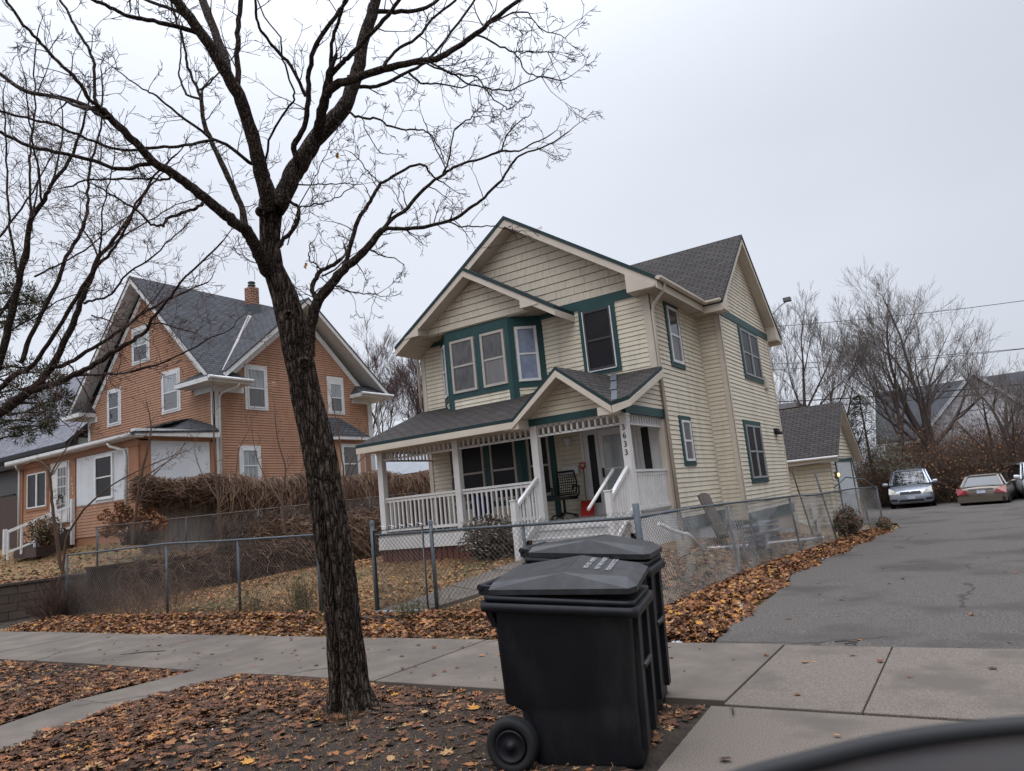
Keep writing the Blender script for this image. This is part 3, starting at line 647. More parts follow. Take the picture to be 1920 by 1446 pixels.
e=MB(); e.obox(Fd,-6.76,-6.14,1.4,2.1,.05,.062); e.obox(Fd,-6.76,-6.14,2.14,2.84,.05,.062); q=e.build('pane',mat('storm_glass',(.32,.34,.35),.25,(.26,.28,.29),2,coat=.6),do); q.location=(0,0,0)
e=MB(); e.obox(Fd,-6.83,-6.79,1.95,2.15,.075,.12); q=e.build('handle',blackp,do,bevel=.005); q.location=(0,0,0)
# house number
def text(s_,size,loc,rot,m,parent,name='lettering',ext=.003,sp=1.0,align='CENTER'):
    c=bpy.data.curves.new(name,'FONT'); c.body=s_; c.size=size; c.extrude=ext; c.align_x=align; c.space_line=sp
    o=bpy.data.objects.new('tmp',c); col.objects.link(o); dg=bpy.context.evaluated_depsgraph_get()
    me=bpy.data.meshes.new_from_object(o.evaluated_get(dg)); bpy.data.objects.remove(o)
    me.materials.clear(); me.materials.append(m); mo=bpy.data.objects.new(name,me); col.objects.link(mo)
    mo.rotation_euler=rot; mo.location=Vector(loc)-(parent.location if parent and parent.type=='EMPTY' else Vector()); mo.parent=parent; return mo
for k,ch in enumerate('3633'): text(ch,.15,(-5.395,py-.008,2.72-k*.155),(math.pi/2,0,0),digit,H,'house_number')
e=MB(); e.obox(FF,-7.68,-7.54,2.74,2.9,0,.03); e.lathe((-7.61,yF-.1,2.72),(0,0,1),[(0,.02),(.03,.055),(.16,.075),(.19,.03)],8); e.build('porch_light',owhite,H)
# loose things on the porch
e=MB(); e.obox(FF,-7.8,-7.42,2.08,2.27,.014,.1); 
o=e.build('mailbox',owhite,None,bevel=.01); tag(o,'white metal mailbox on the wall beside the front door','mailbox')
mk=MB()
for xx in (-7.7,-7.52): mk.tube([(xx,yF-.06,2.08),(xx,yF-.07,1.98),(xx,yF-.1,1.97)],.006,5)
q=mk.build('paper_hook',owhite); q.parent=o
T=thing('office_chair','black mesh office chair on the porch left of the front door','chair',(-7.55,13.75,DZ))
def C3(a): return Vector(a)+Vector((-7.55,13.75,DZ))
e=MB()
for i in range(9):
    u=-.21+.42*i/8; e.tube([C3((u,.18,.52)),C3((u,.25,.7)),C3((u,.22,.98))],.008,4)
for i in range(9):
    z=.54+.44*i/8; e.tube([C3((-.21,.19+.05*math.sin(i),z)),C3((0,.25,z)),C3((.21,.2,z))],.008,4)
e.tube([C3(p) for p in ((-.22,.18,.5),(-.24,.22,.75),(-.2,.2,1.0),(.2,.2,1.0),(.24,.22,.75),(.22,.18,.5),(-.22,.18,.5))],.022,6)
e.build('backrest',blackp,T)
e=MB(); e.slab([C3(p) for p in ((-.24,-.24,.47),(.24,-.24,.47),(.24,.22,.47),(-.24,.22,.47))],.08); e.build('seat',blackp,T,bevel=.03)
for sg_ in (-1,1):
    e=MB(); e.tube([C3(p) for p in ((sg_*.24,.1,.42),(sg_*.33,.1,.5),(sg_*.33,.12,.66),(sg_*.33,-.12,.68),(sg_*.32,-.16,.6))],.02,6); e.build('armrest',blackp,T)
e=MB(); e.tube([C3((0,0,.1)),C3((0,0,.4))],.03,8)
for k in range(5):
    a=k*1.2566; e.tube([C3((0,0,.12)),C3((.28*math.cos(a),.28*math.sin(a),.07))],.02,5)
e.build('pedestal',blackp,T)
for k in range(5):
    a=k*1.2566; e=MB(); e.lathe(C3((.28*math.cos(a)-.02,.28*math.sin(a),.03)),(1,0,0),[(0,.028),(.04,.028)],10); e.build('castor',blackp,T)
T=thing('snow_shovel','red plastic snow shovel leaning by the front door','shovel',(-7.2,14.1,DZ))
e=MB(); B0=Vector((-7.22,14.05,DZ))
for i in range(6):
    a=-.15+.32*i/6; b2=a+.32/6; ca=.06*math.cos(a*6); cb2=.06*math.cos(b2*6)
    e.hexa([B0+Vector((a,ca-.02,0)),B0+Vector((b2,cb2-.02,0)),B0+Vector((b2,cb2,0)),B0+Vector((a,ca,0)),B0+Vector((a,ca+.1,.34)),B0+Vector((b2,cb2+.1,.34)),B0+Vector((b2,cb2+.12,.34)),B0+Vector((a,ca+.12,.34))])
e.build('blade',red,T)
e=MB(); e.tube([B0+Vector((0,.1,.3)),B0+Vector((-.06,.25,1.02))],.016,6); e.build('shaft',wood,T)
e=MB(); c0=B0+Vector((-.06,.22,1.02)); e.tube([c0,c0+Vector((-.06,0,.05)),c0+Vector((-.06,0,.13)),c0+Vector((.06,0,.13)),c0+Vector((.06,0,.05)),c0],.02,6); e.build('grip',red,T)
e=MB(); e.box(-7.17,-6.9,13.86,14.06,DZ,DZ+.02)
T=thing('recycling_tote','blue plastic tub on the porch behind the railing','tub',(-9.2,13.1,DZ))
e=MB(); e.hexa([(-9.32,12.95,DZ),(-9.08,12.95,DZ),(-9.08,13.2,DZ),(-9.32,13.2,DZ),(-9.36,12.9,DZ+.62),(-9.04,12.9,DZ+.62),(-9.04,13.25,DZ+.62),(-9.36,13.25,DZ+.62)]); e.build('tub',mat('blue_plastic',(.01,.016,.09),.5),T,bevel=.02)
e=MB(); e.box(-9.38,-9.02,12.88,13.27,DZ+.622,DZ+.65); e.build('rim',mat('blue_plastic',(.01,.016,.09)),T,bevel=.01)
# planks stored behind left railing
e=MB()
for k in range(7): e.box(-11.2+k*.19,-11.08+k*.19,12.75,12.78,DZ,DZ+.72+.02*(k%3))
tag(e.build('storm_panels',woodD),'dark slats stacked behind the left porch railing','panel')

# ================================================================== garage of the cream house
G=thing('garage','small cream garage with dark shingle gable roof behind the house','garage',(-6.5,30,-.25))
gx0,gx1,gy0,gy1=-10.5,-4.33,27.2,32.8; gc=(gy0+gy1)/2
w_=MB(); siding(w_,frame((0,gy0,0),X),[(gx0,-.2),(gx1,-.2),(gx1,2.1),(gx0,2.1)],.14,.02,gap=.022); siding(w_,frame((gx1,0,0),Y),[(gy0,-.25),(gy1,-.25),(gy1,2.1),(gc,4.0),(gy0,2.1)],.14,.02,gap=.022); w_.box(gx0,gx1-.02,gy0+.02,gy1,-.5,2.05); w_.build('wall',cream,G)
gable_roof(G,'roof',[shing,mat('dark_edge',(.012,.022,.024))],((gx0-.3,gc,4.22),(-3.98,gc,4.22)),((gx0-.3,gy0-.35,2.12),(-3.98,gy0-.35,2.12)),((gx0-.3,gy1+.35,2.12),(-3.98,gy1+.35,2.12)),fascia=cream_t,th=.06,fth=.12)
w_=MB(); w_.tube([(gx0,gy0-.4,2.1),(-3.98,gy0-.4,2.1)],.05,6); w_.build('gutter',white,G)
Fg2=frame((gx1,0,0),Y)
w_=MB(); w_.obox(Fg2,28.25,31.75,-.25,1.95,0,.03); q=w_.build('garage_door',whiteB,G)
w_=MB(); w_.obox(Fg2,28.1,28.25,-.25,2.05,0,.05); w_.obox(Fg2,31.75,31.95,-.25,2.05,0,.05); w_.obox(Fg2,28.1,31.95,1.95,2.08,0,.055); w_.build('door_trim',teal,G)
for yy in (27.75,):
    w_=MB(); w_.obox(Fg2,yy-.06,yy+.06,1.35,1.6,.014,.06); L_=w_.build('wall_lantern',blackp,G)
    w_=MB(); w_.lathe((gx1+.13,yy,1.42),(0,0,1),[(0,.02),(.04,.045),(.1,.04),(.13,.01)],10); q=w_.build('bulb',mat('lit_bulb',(1,.7,.35),.4,emit=((1,.55,.2),3)),L_); q.location=(0,0,0)
# ================================================================== orange house
O=thing('orange_house','orange clapboard house with steep grey gables and a closed-in white-panelled porch','house',(-28,20,1.8))
xo=-23.0; yf=16.33; yr=24.5; xl=-31.6; gx=-27.4
OF=frame((0,yf,0),X); OR=frame((xo,0,0),Y); oz=1.7
w_=MB(); w_.box(xl+.02,xo-.02,yf+.02,yr,oz,7.2,1)
oc=.098
siding(w_,OF,[(xl,oz),(xo,oz),(xo,7.0),(gx,11.5),(xl,7.0)],oc,.02,gap=.015)
ym2=(yf+yr)/2+.15
siding(w_,OR,[(yf,oz),(yr,oz),(yr,7.0),(ym2,10.35),(yf,7.0)],oc,.02,gap=.015)
w_.build('wall',[orange,orange_t],O)
t=MB()
for F_,a0,a1 in ((OF,xo-.16,xo+.03),(OR,yf-.03,yf+.2),(OR,yr-.25,yr+.03),(OF,xl-.03,xl+.15)): t.obox(F_,a0,a1,oz,6.9,0,.03)
t.obox(OR,yf+.2,17.6,6.72,6.95,0,.04); t.obox(OR,23.3,yr-.25,6.72,6.95,0,.04); t.obox(OF,-24.1,xo-.16,6.72,6.95,0,.04); t.obox(OF,xl+.15,-30.9,6.72,6.95,0,.04)
# frieze boards that follow the rakes
def rb(F_,a,za,b,zb,w=.22,d=.035):
    O_,u,n=F_; P=lambda q,z,dd: O_+u*q+n*dd+Z*z
    t.hexa([P(a,za-w,d),P(b,zb-w,d),P(b,zb-w,0),P(a,za-w,0),P(a,za,d),P(b,zb,d),P(b,zb,0),P(a,za,0)])
rb(OF,xo+.05,7.0,gx,11.62,.3); rb(OF,xl-.05,7.0,gx,11.62,.3); rb(OR,yf,7.0,ym2,10.5,.3); rb(OR,yr,7.0,ym2,10.5,.3)
t.build('trim_board',owhite,O)
edg=mat('roof_edge_grey',(.06,.06,.065),.8)
rf=MB(); ff=MB()
vx=gx+1.175
for pts in ([(gx,15.75,12.15),(-22.45,15.75,7.22),(-22.45,16.45,7.22),(vx,ym2,10.98),(gx,ym2,12.15)],[(gx,ym2,12.15),(vx,ym2,10.98),(-22.6,yr+.5,7.38),(gx,yr+.5,12.15)],[(gx,15.75,12.15),(gx,yr+.5,12.15),(-32.3,yr+.5,7.22),(-32.3,15.75,7.22)]):
    rf.slab(pts,.07,0,1)
rf.build('roof',[shingG,edg],O,split=False)
for a,b_ in (((gx,15.77,12.078),(-22.45,15.77,7.148)),((-32.3,15.77,7.148),(gx,15.77,12.078))):
    A1=Vector(a);B1_=Vector(b_); ff.hexa([A1-Z*.22,B1_-Z*.22,B1_-Z*.22+Y*.56,A1-Z*.22+Y*.56,A1,B1_,B1_+Y*.56,A1+Y*.56])
ff.build('fascia',owhite,O)
e=MB(); va=Vector((vx,ym2,11.0)); vb_=Vector((-22.5,16.5,7.27)); e.poly([va+Vector((-.08,-.03,.09)),va+Vector((.08,-.1,.04)),vb_+Vector((.1,-.1,.0)),vb_+Vector((-.15,-.05,.2))]); e.poly([va+Vector((-.08,.03,.09)),va+Vector((.05,.1,.04)),vb_+Vector((-.02,.25,.2)),vb_+Vector((-.15,.1,.2))]); e.build('valley_flashing',mat('pale_flashing',(.33,.3,.29),.6),O)
gable_roof(O,'roof',[shingG,edg],((-28,ym2,10.98),(-22.4,ym2,10.98)),((-28,16.42,7.42),(-22.4,16.42,7.42)),((-28,yr+.75,7.2),(-22.4,yr+.75,7.2)),fascia=owhite,th=.07,fth=.2)
# corner eave returns with little hipped roofs
for (x0,x1,y0,y1) in ((-24.3,-22.3,15.6,17.5),(-23.6,-22.3,23.2,25.2),(-32.4,-31.0,15.6,17.0)):
    e=MB(); e.slab([(x0,y0,7.1),(x1,y0,7.1),(x1,y1,7.1),(x0,y1,7.1)],.16); e.build('eave_return',owhite,O)
    e=MB(); cx=min(max(x0,-23.2),xo-.1) if x0>-30 else -31.6; cyy=yf+.02 if y0<20 else yr-.1
    p=[(x0,y0,7.103),(x1,y0,7.103),(x1,y1,7.103),(x0,y1,7.103)]
    if x0>-30 and y0<20: q=[(x0+.4,yf,7.55),(xo+.0,yf,7.62),(xo,y1-.4,7.55),(x0+.4,y1-.4,7.55)]
    elif y0>20: q=[(x0+.2,y0+.4,7.55),(xo,y0+.4,7.55),(xo,yr,7.6),(x0+.2,yr,7.6)]
    else: q=[(xl,yf,7.55),(x1-.4,yf,7.55),(x1-.4,y1-.1,7.55),(xl,y1-.1,7.55)]
    e.hexa(p+q); e.build('return_roof',shingG,O)
e=MB(); e.tube([(-22.25,15.6,7.08),(-22.25,17.5,7.08)],.07,6); e.tube([(-22.25,23.2,7.08),(-22.25,25.25,7.08)],.07,6); e.build('gutter',owhite,O)
e=MB(); e.tube([(-22.3,16.9,7.0),(-22.35,16.9,6.85),(-22.85,16.55,6.65),(-22.93,16.5,6.5),(-22.93,16.5,2)],.045,6); e.tube([(-22.3,24.9,7.0),(-22.6,24.8,6.8),(-22.8,24.7,6.5),(-22.8,24.7,2)],.045,6); e.build('downspout',owhite,O)
def ow(F_,a,b,z0,z1,g1,g2,tt=.14): window(O,F_,a,b,z0,z1,wsash,g1,fw=.055,trim=owhite,tw=.12,tt=tt,tb=.08,gm2=g2)
ow(OF,-28.12,-27.1,8.72,10.05,curt,glass); ow(OF,-30.0,-29.2,6.45,7.8,glass,glass); ow(OF,-26.1,-25.12,6.4,7.85,curt,curtD)
ow(OR,17.78,18.6,6.2,7.75,curt,curtD); ow(OR,21.98,22.7,6.25,7.55,curt,curtD,.28); ow(OR,17.42,18.15,3.35,4.6,curt,curt)
# angled bay on the right side with its own roof
b=MB(); b.slab([(xo-.1,21.2,5.0),(xo+.55,21.75,5.0),(xo+.55,23.3,5.0),(xo-.1,23.9,5.0)],3.4); 
b.build('bay',orange,O)
B1=frame((xo+.55,0,0),Y); window(O,B1,22.0,22.9,3.2,4.72,wsash,curtD,fw=.05,trim=owhite,tw=.1)
dq=Vector((.65,-.0,0)); Fq=(Vector((xo+.55,23.3,0)),Vector((-.65,.6,0)).normalized(),Vector((-.65,.6,0)).normalized().cross(Z)); window(O,Fq,.2,.7,3.2,4.65,wsash,glass,fw=.05,trim=owhite,tw=.08)
e=MB(); e.hexa([(xo,20.9,5.12),(xo+.8,21.6,5.12),(xo+.8,23.5,5.12),(xo,24.25,5.12),(xo,21.3,6.0),(xo+.12,21.5,6.0),(xo+.12,22.4,6.0),(xo,22.5,6.0)]); e.build('bay_roof',shingG,O)
e=MB(); e.slab([(xo,20.92,5.118),(xo+.78,21.62,5.118),(xo+.78,23.48,5.118),(xo,24.2,5.118)],.14); e.build('fascia',owhite,O)
# chimney
e=MB(); e.box(-27.15,-26.7,21.05,21.5,10.9,12.65); e.build('chimney',chim,O)
e=MB(); e.lathe((-26.92,21.28,12.65),(0,0,1),[(0,.13),(.08,.13),(.1,.18),(.14,.18),(.16,.13),(.22,.13),(.24,.18),(.3,.15)],14); e.build('chimney_cap',galv,O)
e=MB(); e.box(-27.2,-26.65,21.0,21.55,10.9,11.8); e.build('flashing',mat('lead_flashing',(.2,.21,.23)),O)
# enclosed porch
pf=13.5; px0,px1=-31.15,-23.0; PF=frame((0,pf,0),X); PS=frame((xo,0,0),Y)
w_=MB(); w_.box(px0+.02,px1-.02,pf+.02,yf,1.6,4.9,1)
siding(w_,PF,[(px0,1.85),(-28.9,1.85),(-28.9,3.05),(px0,3.05)],.105,.013); siding(w_,PF,[(-26.95,1.9),(px1,1.9),(px1,3.0),(-26.95,3.0)],.105,.013)
siding(w_,PS,[(pf,1.9),(yf,1.9),(yf,3.3),(pf,3.3)],.105,.013)
w_.obox(PF,px0,px1,3.0,4.95,0,.01,1); w_.obox(PF,-28.9,-26.95,1.85,3.0,0,.01,1); w_.obox(PS,pf,yf,3.3,4.95,0,.01,1)
w_.build('porch_wall',[orange,orange_t],O)
w_=MB()
for a,b_ in ((-23.55,-22.99),): w_.obox(PF,a,b_,1.9,4.9,.012,.07)
w_.obox(PF,-23.65,-22.95,4.68,4.86,.012,.1); w_.obox(PF,px0,px0+.3,1.9,4.9,.012,.05); w_.obox(PF,-27.35,-26.98,2.9,4.9,.012,.04); w_.obox(PF,px0,px1,4.72,4.95,.012,.06)
w_.obox(PS,pf,pf+.35,1.9,4.9,.01,.06); w_.obox(PS,yf-.25,yf,3.2,4.9,.01,.06); w_.obox(PS,pf,yf,4.85,5.0,.01,.06)
w_.build('porch_pillar',orange_t,O)
w_=MB()
a=-26.9
while a<-23.6: w_.obox(PF,a,min(a+.115,-23.6),3.02,4.7,.012,.03+(.004)); a+=.13
w_.obox(PF,-26.9,-23.6,3.0,4.7,.011,.028)
a=pf+.37
while a<yf-.28: w_.obox(PS,a,a+.085,3.2,4.85,.011,.03); a+=.1
w_.obox(PS,pf+.36,yf-.26,3.2,4.85,.01,.025)
w_.build('panel',whiteB,O)
window(O,PF,-25.65,-24.5,3.1,4.62,wsash,screen,fw=.09,d=.03)
window(O,PF,-30.5,-29.05,3.2,4.5,wsash,screen,n=2,fw=.05,sashes=False,trim=orange_t,tw=.1)
w_=MB(); w_.obox(PF,-28.75,-27.4,2.5,4.78,.011,.04); w_.build('door_frame',owhite,O)
w_=MB(); w_.obox(PF,-28.45,-27.5,2.52,4.7,.04,.065); dr=w_.build('door',white,O)
w_=MB(); w_.obox(PF,-28.15,-27.55,3.45,4.5,.065,.07); w_.build('pane',glass,dr)
w_=MB()
for i in range(4): q=-28.15+.2*i; w_.obox(PF,q-.015,q+.015,3.45,4.5,.07,.08)
for i in range(4): q=3.45+.35*i; w_.obox(PF,-28.15,-27.55,q-.015,q+.015,.07,.078)
w_.build('muntin',white,dr)
for k,ch in enumerate('3629'): text(ch,.17,(-27.2+.02*k,pf-.05,3.95-k*.17),(math.pi/2,0,0),owhite,O,'house_number')
w_=MB()
w_.tube([(px0-.3,pf-.35,4.98),(px1+.15,pf-.35,5.02)],.08,8); w_.box(px0-.3,px1+.15,pf-.42,pf-.27,5.0,5.08); w_.build('porch_gutter',owhite,O)
w_=MB(); w_.box(px0-.2,px1+.25,pf-.3,pf,4.93,4.99); w_.obox(PS,pf-.3,yf,4.98,5.22,.0,.28); w_.build('fascia',owhite,O)
w_=MB(); w_.slab([(px0-.3,pf-.4,5.1),(xo+.3,pf-.4,5.1),(xo+.02,pf+1.2,5.55),(-24.5,yf,5.95),(-31.4,yf,5.95)],.06); w_.slab([(xo+.3,pf-.4,5.1),(xo+.3,yf-.05,5.24),(xo-.0,yf,5.45),(-24.5,yf,5.95)],.06); w_.build('porch_roof',shingG,O)
w_=MB(); w_.tube([(px0+.45,pf-.35,4.92),(px0+.4,pf-.3,4.8),(px0+.12,pf-.08,4.7),(px0+.1,pf-.07,4.5),(px0+.1,pf-.07,1.75)],.05,6); w_.tube([(-24.3,pf-.35,4.92),(-24.25,pf-.3,4.8),(-23.75,pf-.1,4.62),(-23.68,pf-.08,4.4),(-23.68,pf-.1,2.6)],.05,6); w_.build('downspout',owhite,O)
w_=MB(); w_.box(px0,px1,pf+.05,pf+.2,1.3,1.88); w_.build('foundation',mat('old_foundation',(.4,.42,.42),.9,(.2,.19,.17),5,bump=.6,bscale=12),O)
# stoop and rail
s=MB()
for k in range(4): s.box(-28.8,-27.2,pf-.3*(k+1),pf-.3*k,1.4,2.5-.19*(k+1))
s.build('stoop',woodD,O)
d=MB(); a=Vector((-27.05,pf-.05,3.1)); b2=Vector((-28.4,pf-1.55,2.35)); d.beam(a,b2,.05,.1)
a2=a-Z*.75; b3=b2-Z*.7; d.beam(a2,b3,.04,.07)
for k in range(0,6): p=a.lerp(b2,k/5); d.beam(p-Z*.95,p,.08,.05)
d.beam((-27.05,pf-.1,1.7),(-27.05,pf-.1,3.3),.11,.11); d.beam((-28.5,pf-1.6,1.6),(-28.5,pf-1.6,2.45),.1,.1); d.build('stair_rail',owhite,O)
# wreath (own thing), hangs on the door
w_=MB(); wr=Vector((-27.85,pf-.12,3.22)); rr=random.Random(2)
for i in range(420):
    a=rr.uniform(0,6.283); rad=.2+rr.gauss(0,.035); c=wr+Vector((rad*math.cos(a),rr.uniform(-.03,.03),rad*1.15*math.sin(a))); v=Vector((rr.uniform(-1,1),rr.uniform(-1,.3),rr.uniform(-1,1))).normalized()*.07; s2=v.orthogonal().normalized()*.008
    w_.poly([c-s2,c+s2,c+v])
wo=w_.build('wreath',mat('wreath_green',(.012,.025,.014),.8)); tag(wo,'dark green wreath hanging on the white porch door','wreath')
w_=MB(); w_.lathe(wr+Vector((.05,-.06,-.1)),(0,-1,0),[(0,.05),(.03,.04),(.05,.01)],8); q=w_.build('bow',mat('pink_bow',(.5,.2,.2))); q.parent=wo

# ================================================================== far houses
def simple_house(name,label,cat,loc,walls,wm,roofs,rm,extra=()):
    T=thing(name,label,cat,loc)
    w_=MB()
    for b in walls: w_.box(*b)
    for fr,poly,cc in extra: siding(w_,fr,poly,cc,.015)
    w_.build('wall',wm,T)
    for ridge,e0,e1,fm in roofs: gable_roof(T,'roof',[rm,mat('dark_edge',(.012,.022,.024))],ridge,e0,e1,fascia=fm,th=.08,fth=.15)
    return T
T=simple_house('far_left_house','mint house with a pale grey shingle roof at the left edge beyond the orange house','house',(-42,20,1.8),
   [(-60,-36.8,18.5,30,1.5,6.9)],mint,[(((-60,24,12.6),(-36.2,24,12.6)),((-60,17.6,6.6),(-36.2,17.6,6.6)),((-60,30.5,6.6),(-36.2,30.5,6.6)),mat('dark_fascia',(.03,.028,.03)))],shingL)
w_=MB(); w_.box(-60,-36.9,16.0,18.5,1.5,5.4); w_.box(-60,-36.4,15.6,18.6,5.4,5.62,1); w_.build('porch',[mat('dim_porch',(.1,.1,.105)),mat('dark_fascia',(.03,.028,.03))],T)
w_=MB(); w_.box(-38.6,-37.3,15.9,15.99,1.6,4.3); w_.build('doorway',mat('door_dark',(.02,.018,.018)),T)
w_=MB(); w_.box(-37.75,-37.65,15.86,15.9,1.6,4.1); w_.box(-38.5,-37.65,15.86,15.9,4.1,4.2); w_.build('door_frame',owhite,T)
T=simple_house('grey_garage','low grey-sided garage seen under the left end of the porch roof','garage',(-26,32,1.5),
   [(-31,-23.5,30,36,1,3.75)],gsid,[(((-31.4,33,5.4),(-23.3,33,5.4)),((-31.4,29.6,3.75),(-23.3,29.6,3.75)),((-31.4,36.4,3.75),(-23.3,36.4,3.75)),mat('brown_fascia',(.08,.06,.055)))],mat('pale_roof',(.27,.28,.3),.9,(.22,.23,.25),3),
   [(frame((0,29.98,0),X),[(-31,1.2),(-23.5,1.2),(-23.5,3.7),(-31,3.7)],.2)])
T=simple_house('brick_block','flat orange brick building corner behind the cream house','building',(-11,46,0),[(-16,-8.85,46,54,-1,5.7)],brickmat('far_brick',(.33,.13,.07),(.27,.1,.055),(.25,.16,.12),.25,.09),[],shing)
w_=MB(); w_.box(-16.2,-8.6,45.8,54.2,5.7,6.0); w_.build('parapet',mat('grey_cap',(.2,.2,.21)),T)
T=simple_house('white_house','long white house with dark roof and white front gable behind the bare trees','house',(2,56,-.6),[(-5.0,14,53.5,62,-1.2,3.4)],farw,
   [(((-5.4,57.5,6.9),(14,57.5,6.9)),((-5.4,52.8,3.2),(14,52.8,3.2)),((-5.4,62.5,3.2),(14,62.5,3.2)),farw)],mat('far_dark_roof',(.05,.052,.06),.9,(.04,.042,.048),2))
w_=MB(); w_.slab([(-2.6,52.3,3.3),(3.8,52.3,3.3),(3.8,53.8,3.3),(-2.6,53.8,3.3)],4.4); siding(w_,frame((0,52.3,0),X),[(-2.6,3.3),(3.8,3.3),(.6,6.5)],.3,.02); w_.build('gable_wall',farw,T)
gable_roof(T,'roof',[mat('far_dark_roof',(.05,.05,.06)),farw],((.6,51.9,6.9),(.6,57,6.9)),((-3.0,51.9,3.1),(-3.0,57,3.1)),((4.2,51.9,3.1),(4.2,57,3.1)),fascia=farw,th=.06,fth=.2)
for a in (-1.2,.9,2.6,6.5,8.5,10.5): window(T,frame((0,52.28 if a<4 else 53.48,0),X),a,a+.9,.6,2.0,farw,glass,fw=.07)

# ================================================================== fences
def chain(T,A,B,h,zfn,pitch=.08,r=.003,bow=.02,name='mesh',z0=.04):
    A=Vector(A);B=Vector(B); L=(B-A).length; u=(B-A)/L; nn=u.cross(Z); mb=MB(); k=-h
    rr=random.Random(int(L*100))
    def P(s,z):
        p=A+u*s; zg=zfn(p.x,p.y); return Vector((p.x,p.y,0))+Z*(zg+z0+z)+nn*(bow*math.sin(s*1.9)*math.sin(3.1*z/h)+.012*math.sin(s*5.1+z*4))
    for sgn in (1,-1):
        s0=-h if sgn>0 else 0
        while s0<(L if sgn>0 else L+h):
            a=max(0,s0 if sgn>0 else s0-h); 
            pts=[]
            # line: s=s0+sgn*t*1.0..., z=t
            t0,t1=0,h
            if sgn>0:
                if s0<0: t0=-s0
                if s0+h>L: t1=L-s0
            else:
                if s0>L: t0=s0-L
                if s0-h<0: t1=s0
            if t1-t0>.03:
                for q in range(5):
                    t=t0+(t1-t0)*q/4; pts.append(P(s0+sgn*t,t))
                mb.tube(pts,r,3,0,cap=False,sm=False)
            s0+=pitch
    mb.build(name,wire,T)
def post(T,x,y,z0,z1,r=.028,cap=True,lean=(0,0)):
    m_=MB(); m_.tube([(x,y,z0),(x+lean[0],y+lean[1],z1)],r,10)
    if cap: m_.lathe((x+lean[0],y+lean[1],z1),(0,0,1),[(-.03,r*1.2),(.0,r*1.2),(.025,r*.8),(.035,.002)],10)
    m_.build('post',galv,T)
T=thing('chain_link_fence','long galvanized chain-link fence panel left of the street tree','fence',(-13.8,8.8,0),'chain-link fences round the cream house lot')
chain(T,(-18,8.8,0),(-9.57,8.68,0),1.3,gz,r=.0024)
for x,z in ((-18,1.42),(-14.0,1.42),(-11.7,1.4)): post(T,x,8.8-.014*(x+18)/1.0,-.1,z,.026,cap=False)
post(T,-9.55,8.68,-.1,1.5,.036)
m_=MB(); m_.tube([(-18,8.8,1.42),(-16,8.78,1.44),(-14,8.75,1.47),(-12,8.72,1.42),(-9.57,8.68,1.38)],.02,8); m_.build('top_rail',galv,T)
T=thing('chain_link_fence','galvanized chain-link fence panel across the front of the porch behind the bins','fence',(-6,8.75,0),'chain-link fences round the cream house lot')
chain(T,(-8.3,8.75,0),(-3.75,8.72,0),1.25,lambda x,y:.02+.02*(x+8)/4)
post(T,-8.33,8.72,-.1,1.5,.036); post(T,-7.15,8.75,-.1,1.42,.03,lean=(0,0)); post(T,-3.75,8.7,-.1,1.42,.045,cap=False); post(T,-5.5,8.75,-.1,1.28,.024,cap=False)
m_=MB(); m_.tube([(-8.33,8.75,1.29),(-6,8.75,1.27),(-3.75,8.72,1.24)],.021,8); m_.build('top_rail',galv,T)
T=thing('gate','small chain-link gate folded open against the front fence','gate',(-7.75,8.62,0))
m_=MB(); m_.tube([(-8.22,8.63,.12),(-8.22,8.63,1.36),(-7.22,8.63,1.37),(-7.2,8.6,.14),(-8.22,8.63,.12)],.018,8); m_.build('gate_frame',galv,T)
m_=MB(); m_.tube([(-8.2,8.6,.125),(-7.22,8.6,.135)],.024,8); m_.build('bottom_rail',mat('blue_pipe',(.27,.36,.42),.5),T)
chain(T,(-8.2,8.63,0),(-7.24,8.63,0),1.2,lambda x,y:.12)
m_=MB(); rr=random.Random(9)
for k in range(5):
    x=-8.1+k*.19; m_.tube([(x,8.63,1.36),(x+.05,8.6,1.43),(x+.12,8.62,1.41),(x+.16,8.66,1.36)],.006,4)
m_.build('wire_tie',chrome,T)
T=thing('chain_link_fence','sagging chain-link fence running back along the driveway','fence',(-3.3,16,0),'chain-link fences round the cream house lot')
sp_=[(-3.75,8.7),(-3.78,12.9),(-3.52,16.7),(-3.3,20.0),(-2.62,23.6)]
for a,b in zip(sp_,sp_[1:]):
    chain(T,(*a,0),(*b,0),1.24,lambda x,y:zd(y)-.0,bow=.06,r=.0036,pitch=.07)
tr=[]
for i,(a,b) in enumerate(zip(sp_,sp_[1:])):
    post(T,b[0],b[1],zd(b[1])-.1,zd(b[1])+(1.24 if i!=2 else 1.75),.024,cap=False,lean=(-.05,-.1) if i<2 else (-.22,-.3) if i==2 else (0,0))
m_=MB(); m_.tube([(x,y,zd(y)+1.25+dz) for (x,y),dz in zip([(-3.75,8.7),(-3.78,10.8),(-3.78,12.9),(-3.64,14.8),(-3.53,16.7),(-3.4,18.5),(-3.3,20),(-2.9,21.6),(-2.62,23.6)],(.0,.03,.03,.02,.02,-.02,0,.03,.0))],.019,8)
m_.tube([(-3.2,20.2,1.2),(-3.0,20.9,1.42),(-2.75,22.4,1.3),(-2.62,23.5,1.0)],.018,6)
m_.build('top_rail',galv,T)
T=thing('chain_link_gate','tall leaning chain-link gate in front of the small garage','gate',(-3.7,23.5,-.2))
m_=MB(); m_.tube([(-4.35,22.5,-.2),(-4.62,22.3,1.85),(-3.1,23.3,1.95),(-2.95,23.6,-.2)],.025,6); m_.build('gate_frame',galv,T)
chain(T,(-4.5,22.4,0),(-3.05,23.4,0),1.9,lambda x,y:-.15,pitch=.075)
T=thing('boundary_fence','old rusty chain-link fence on top of the dark retaining wall','fence',(-18.6,14,1))
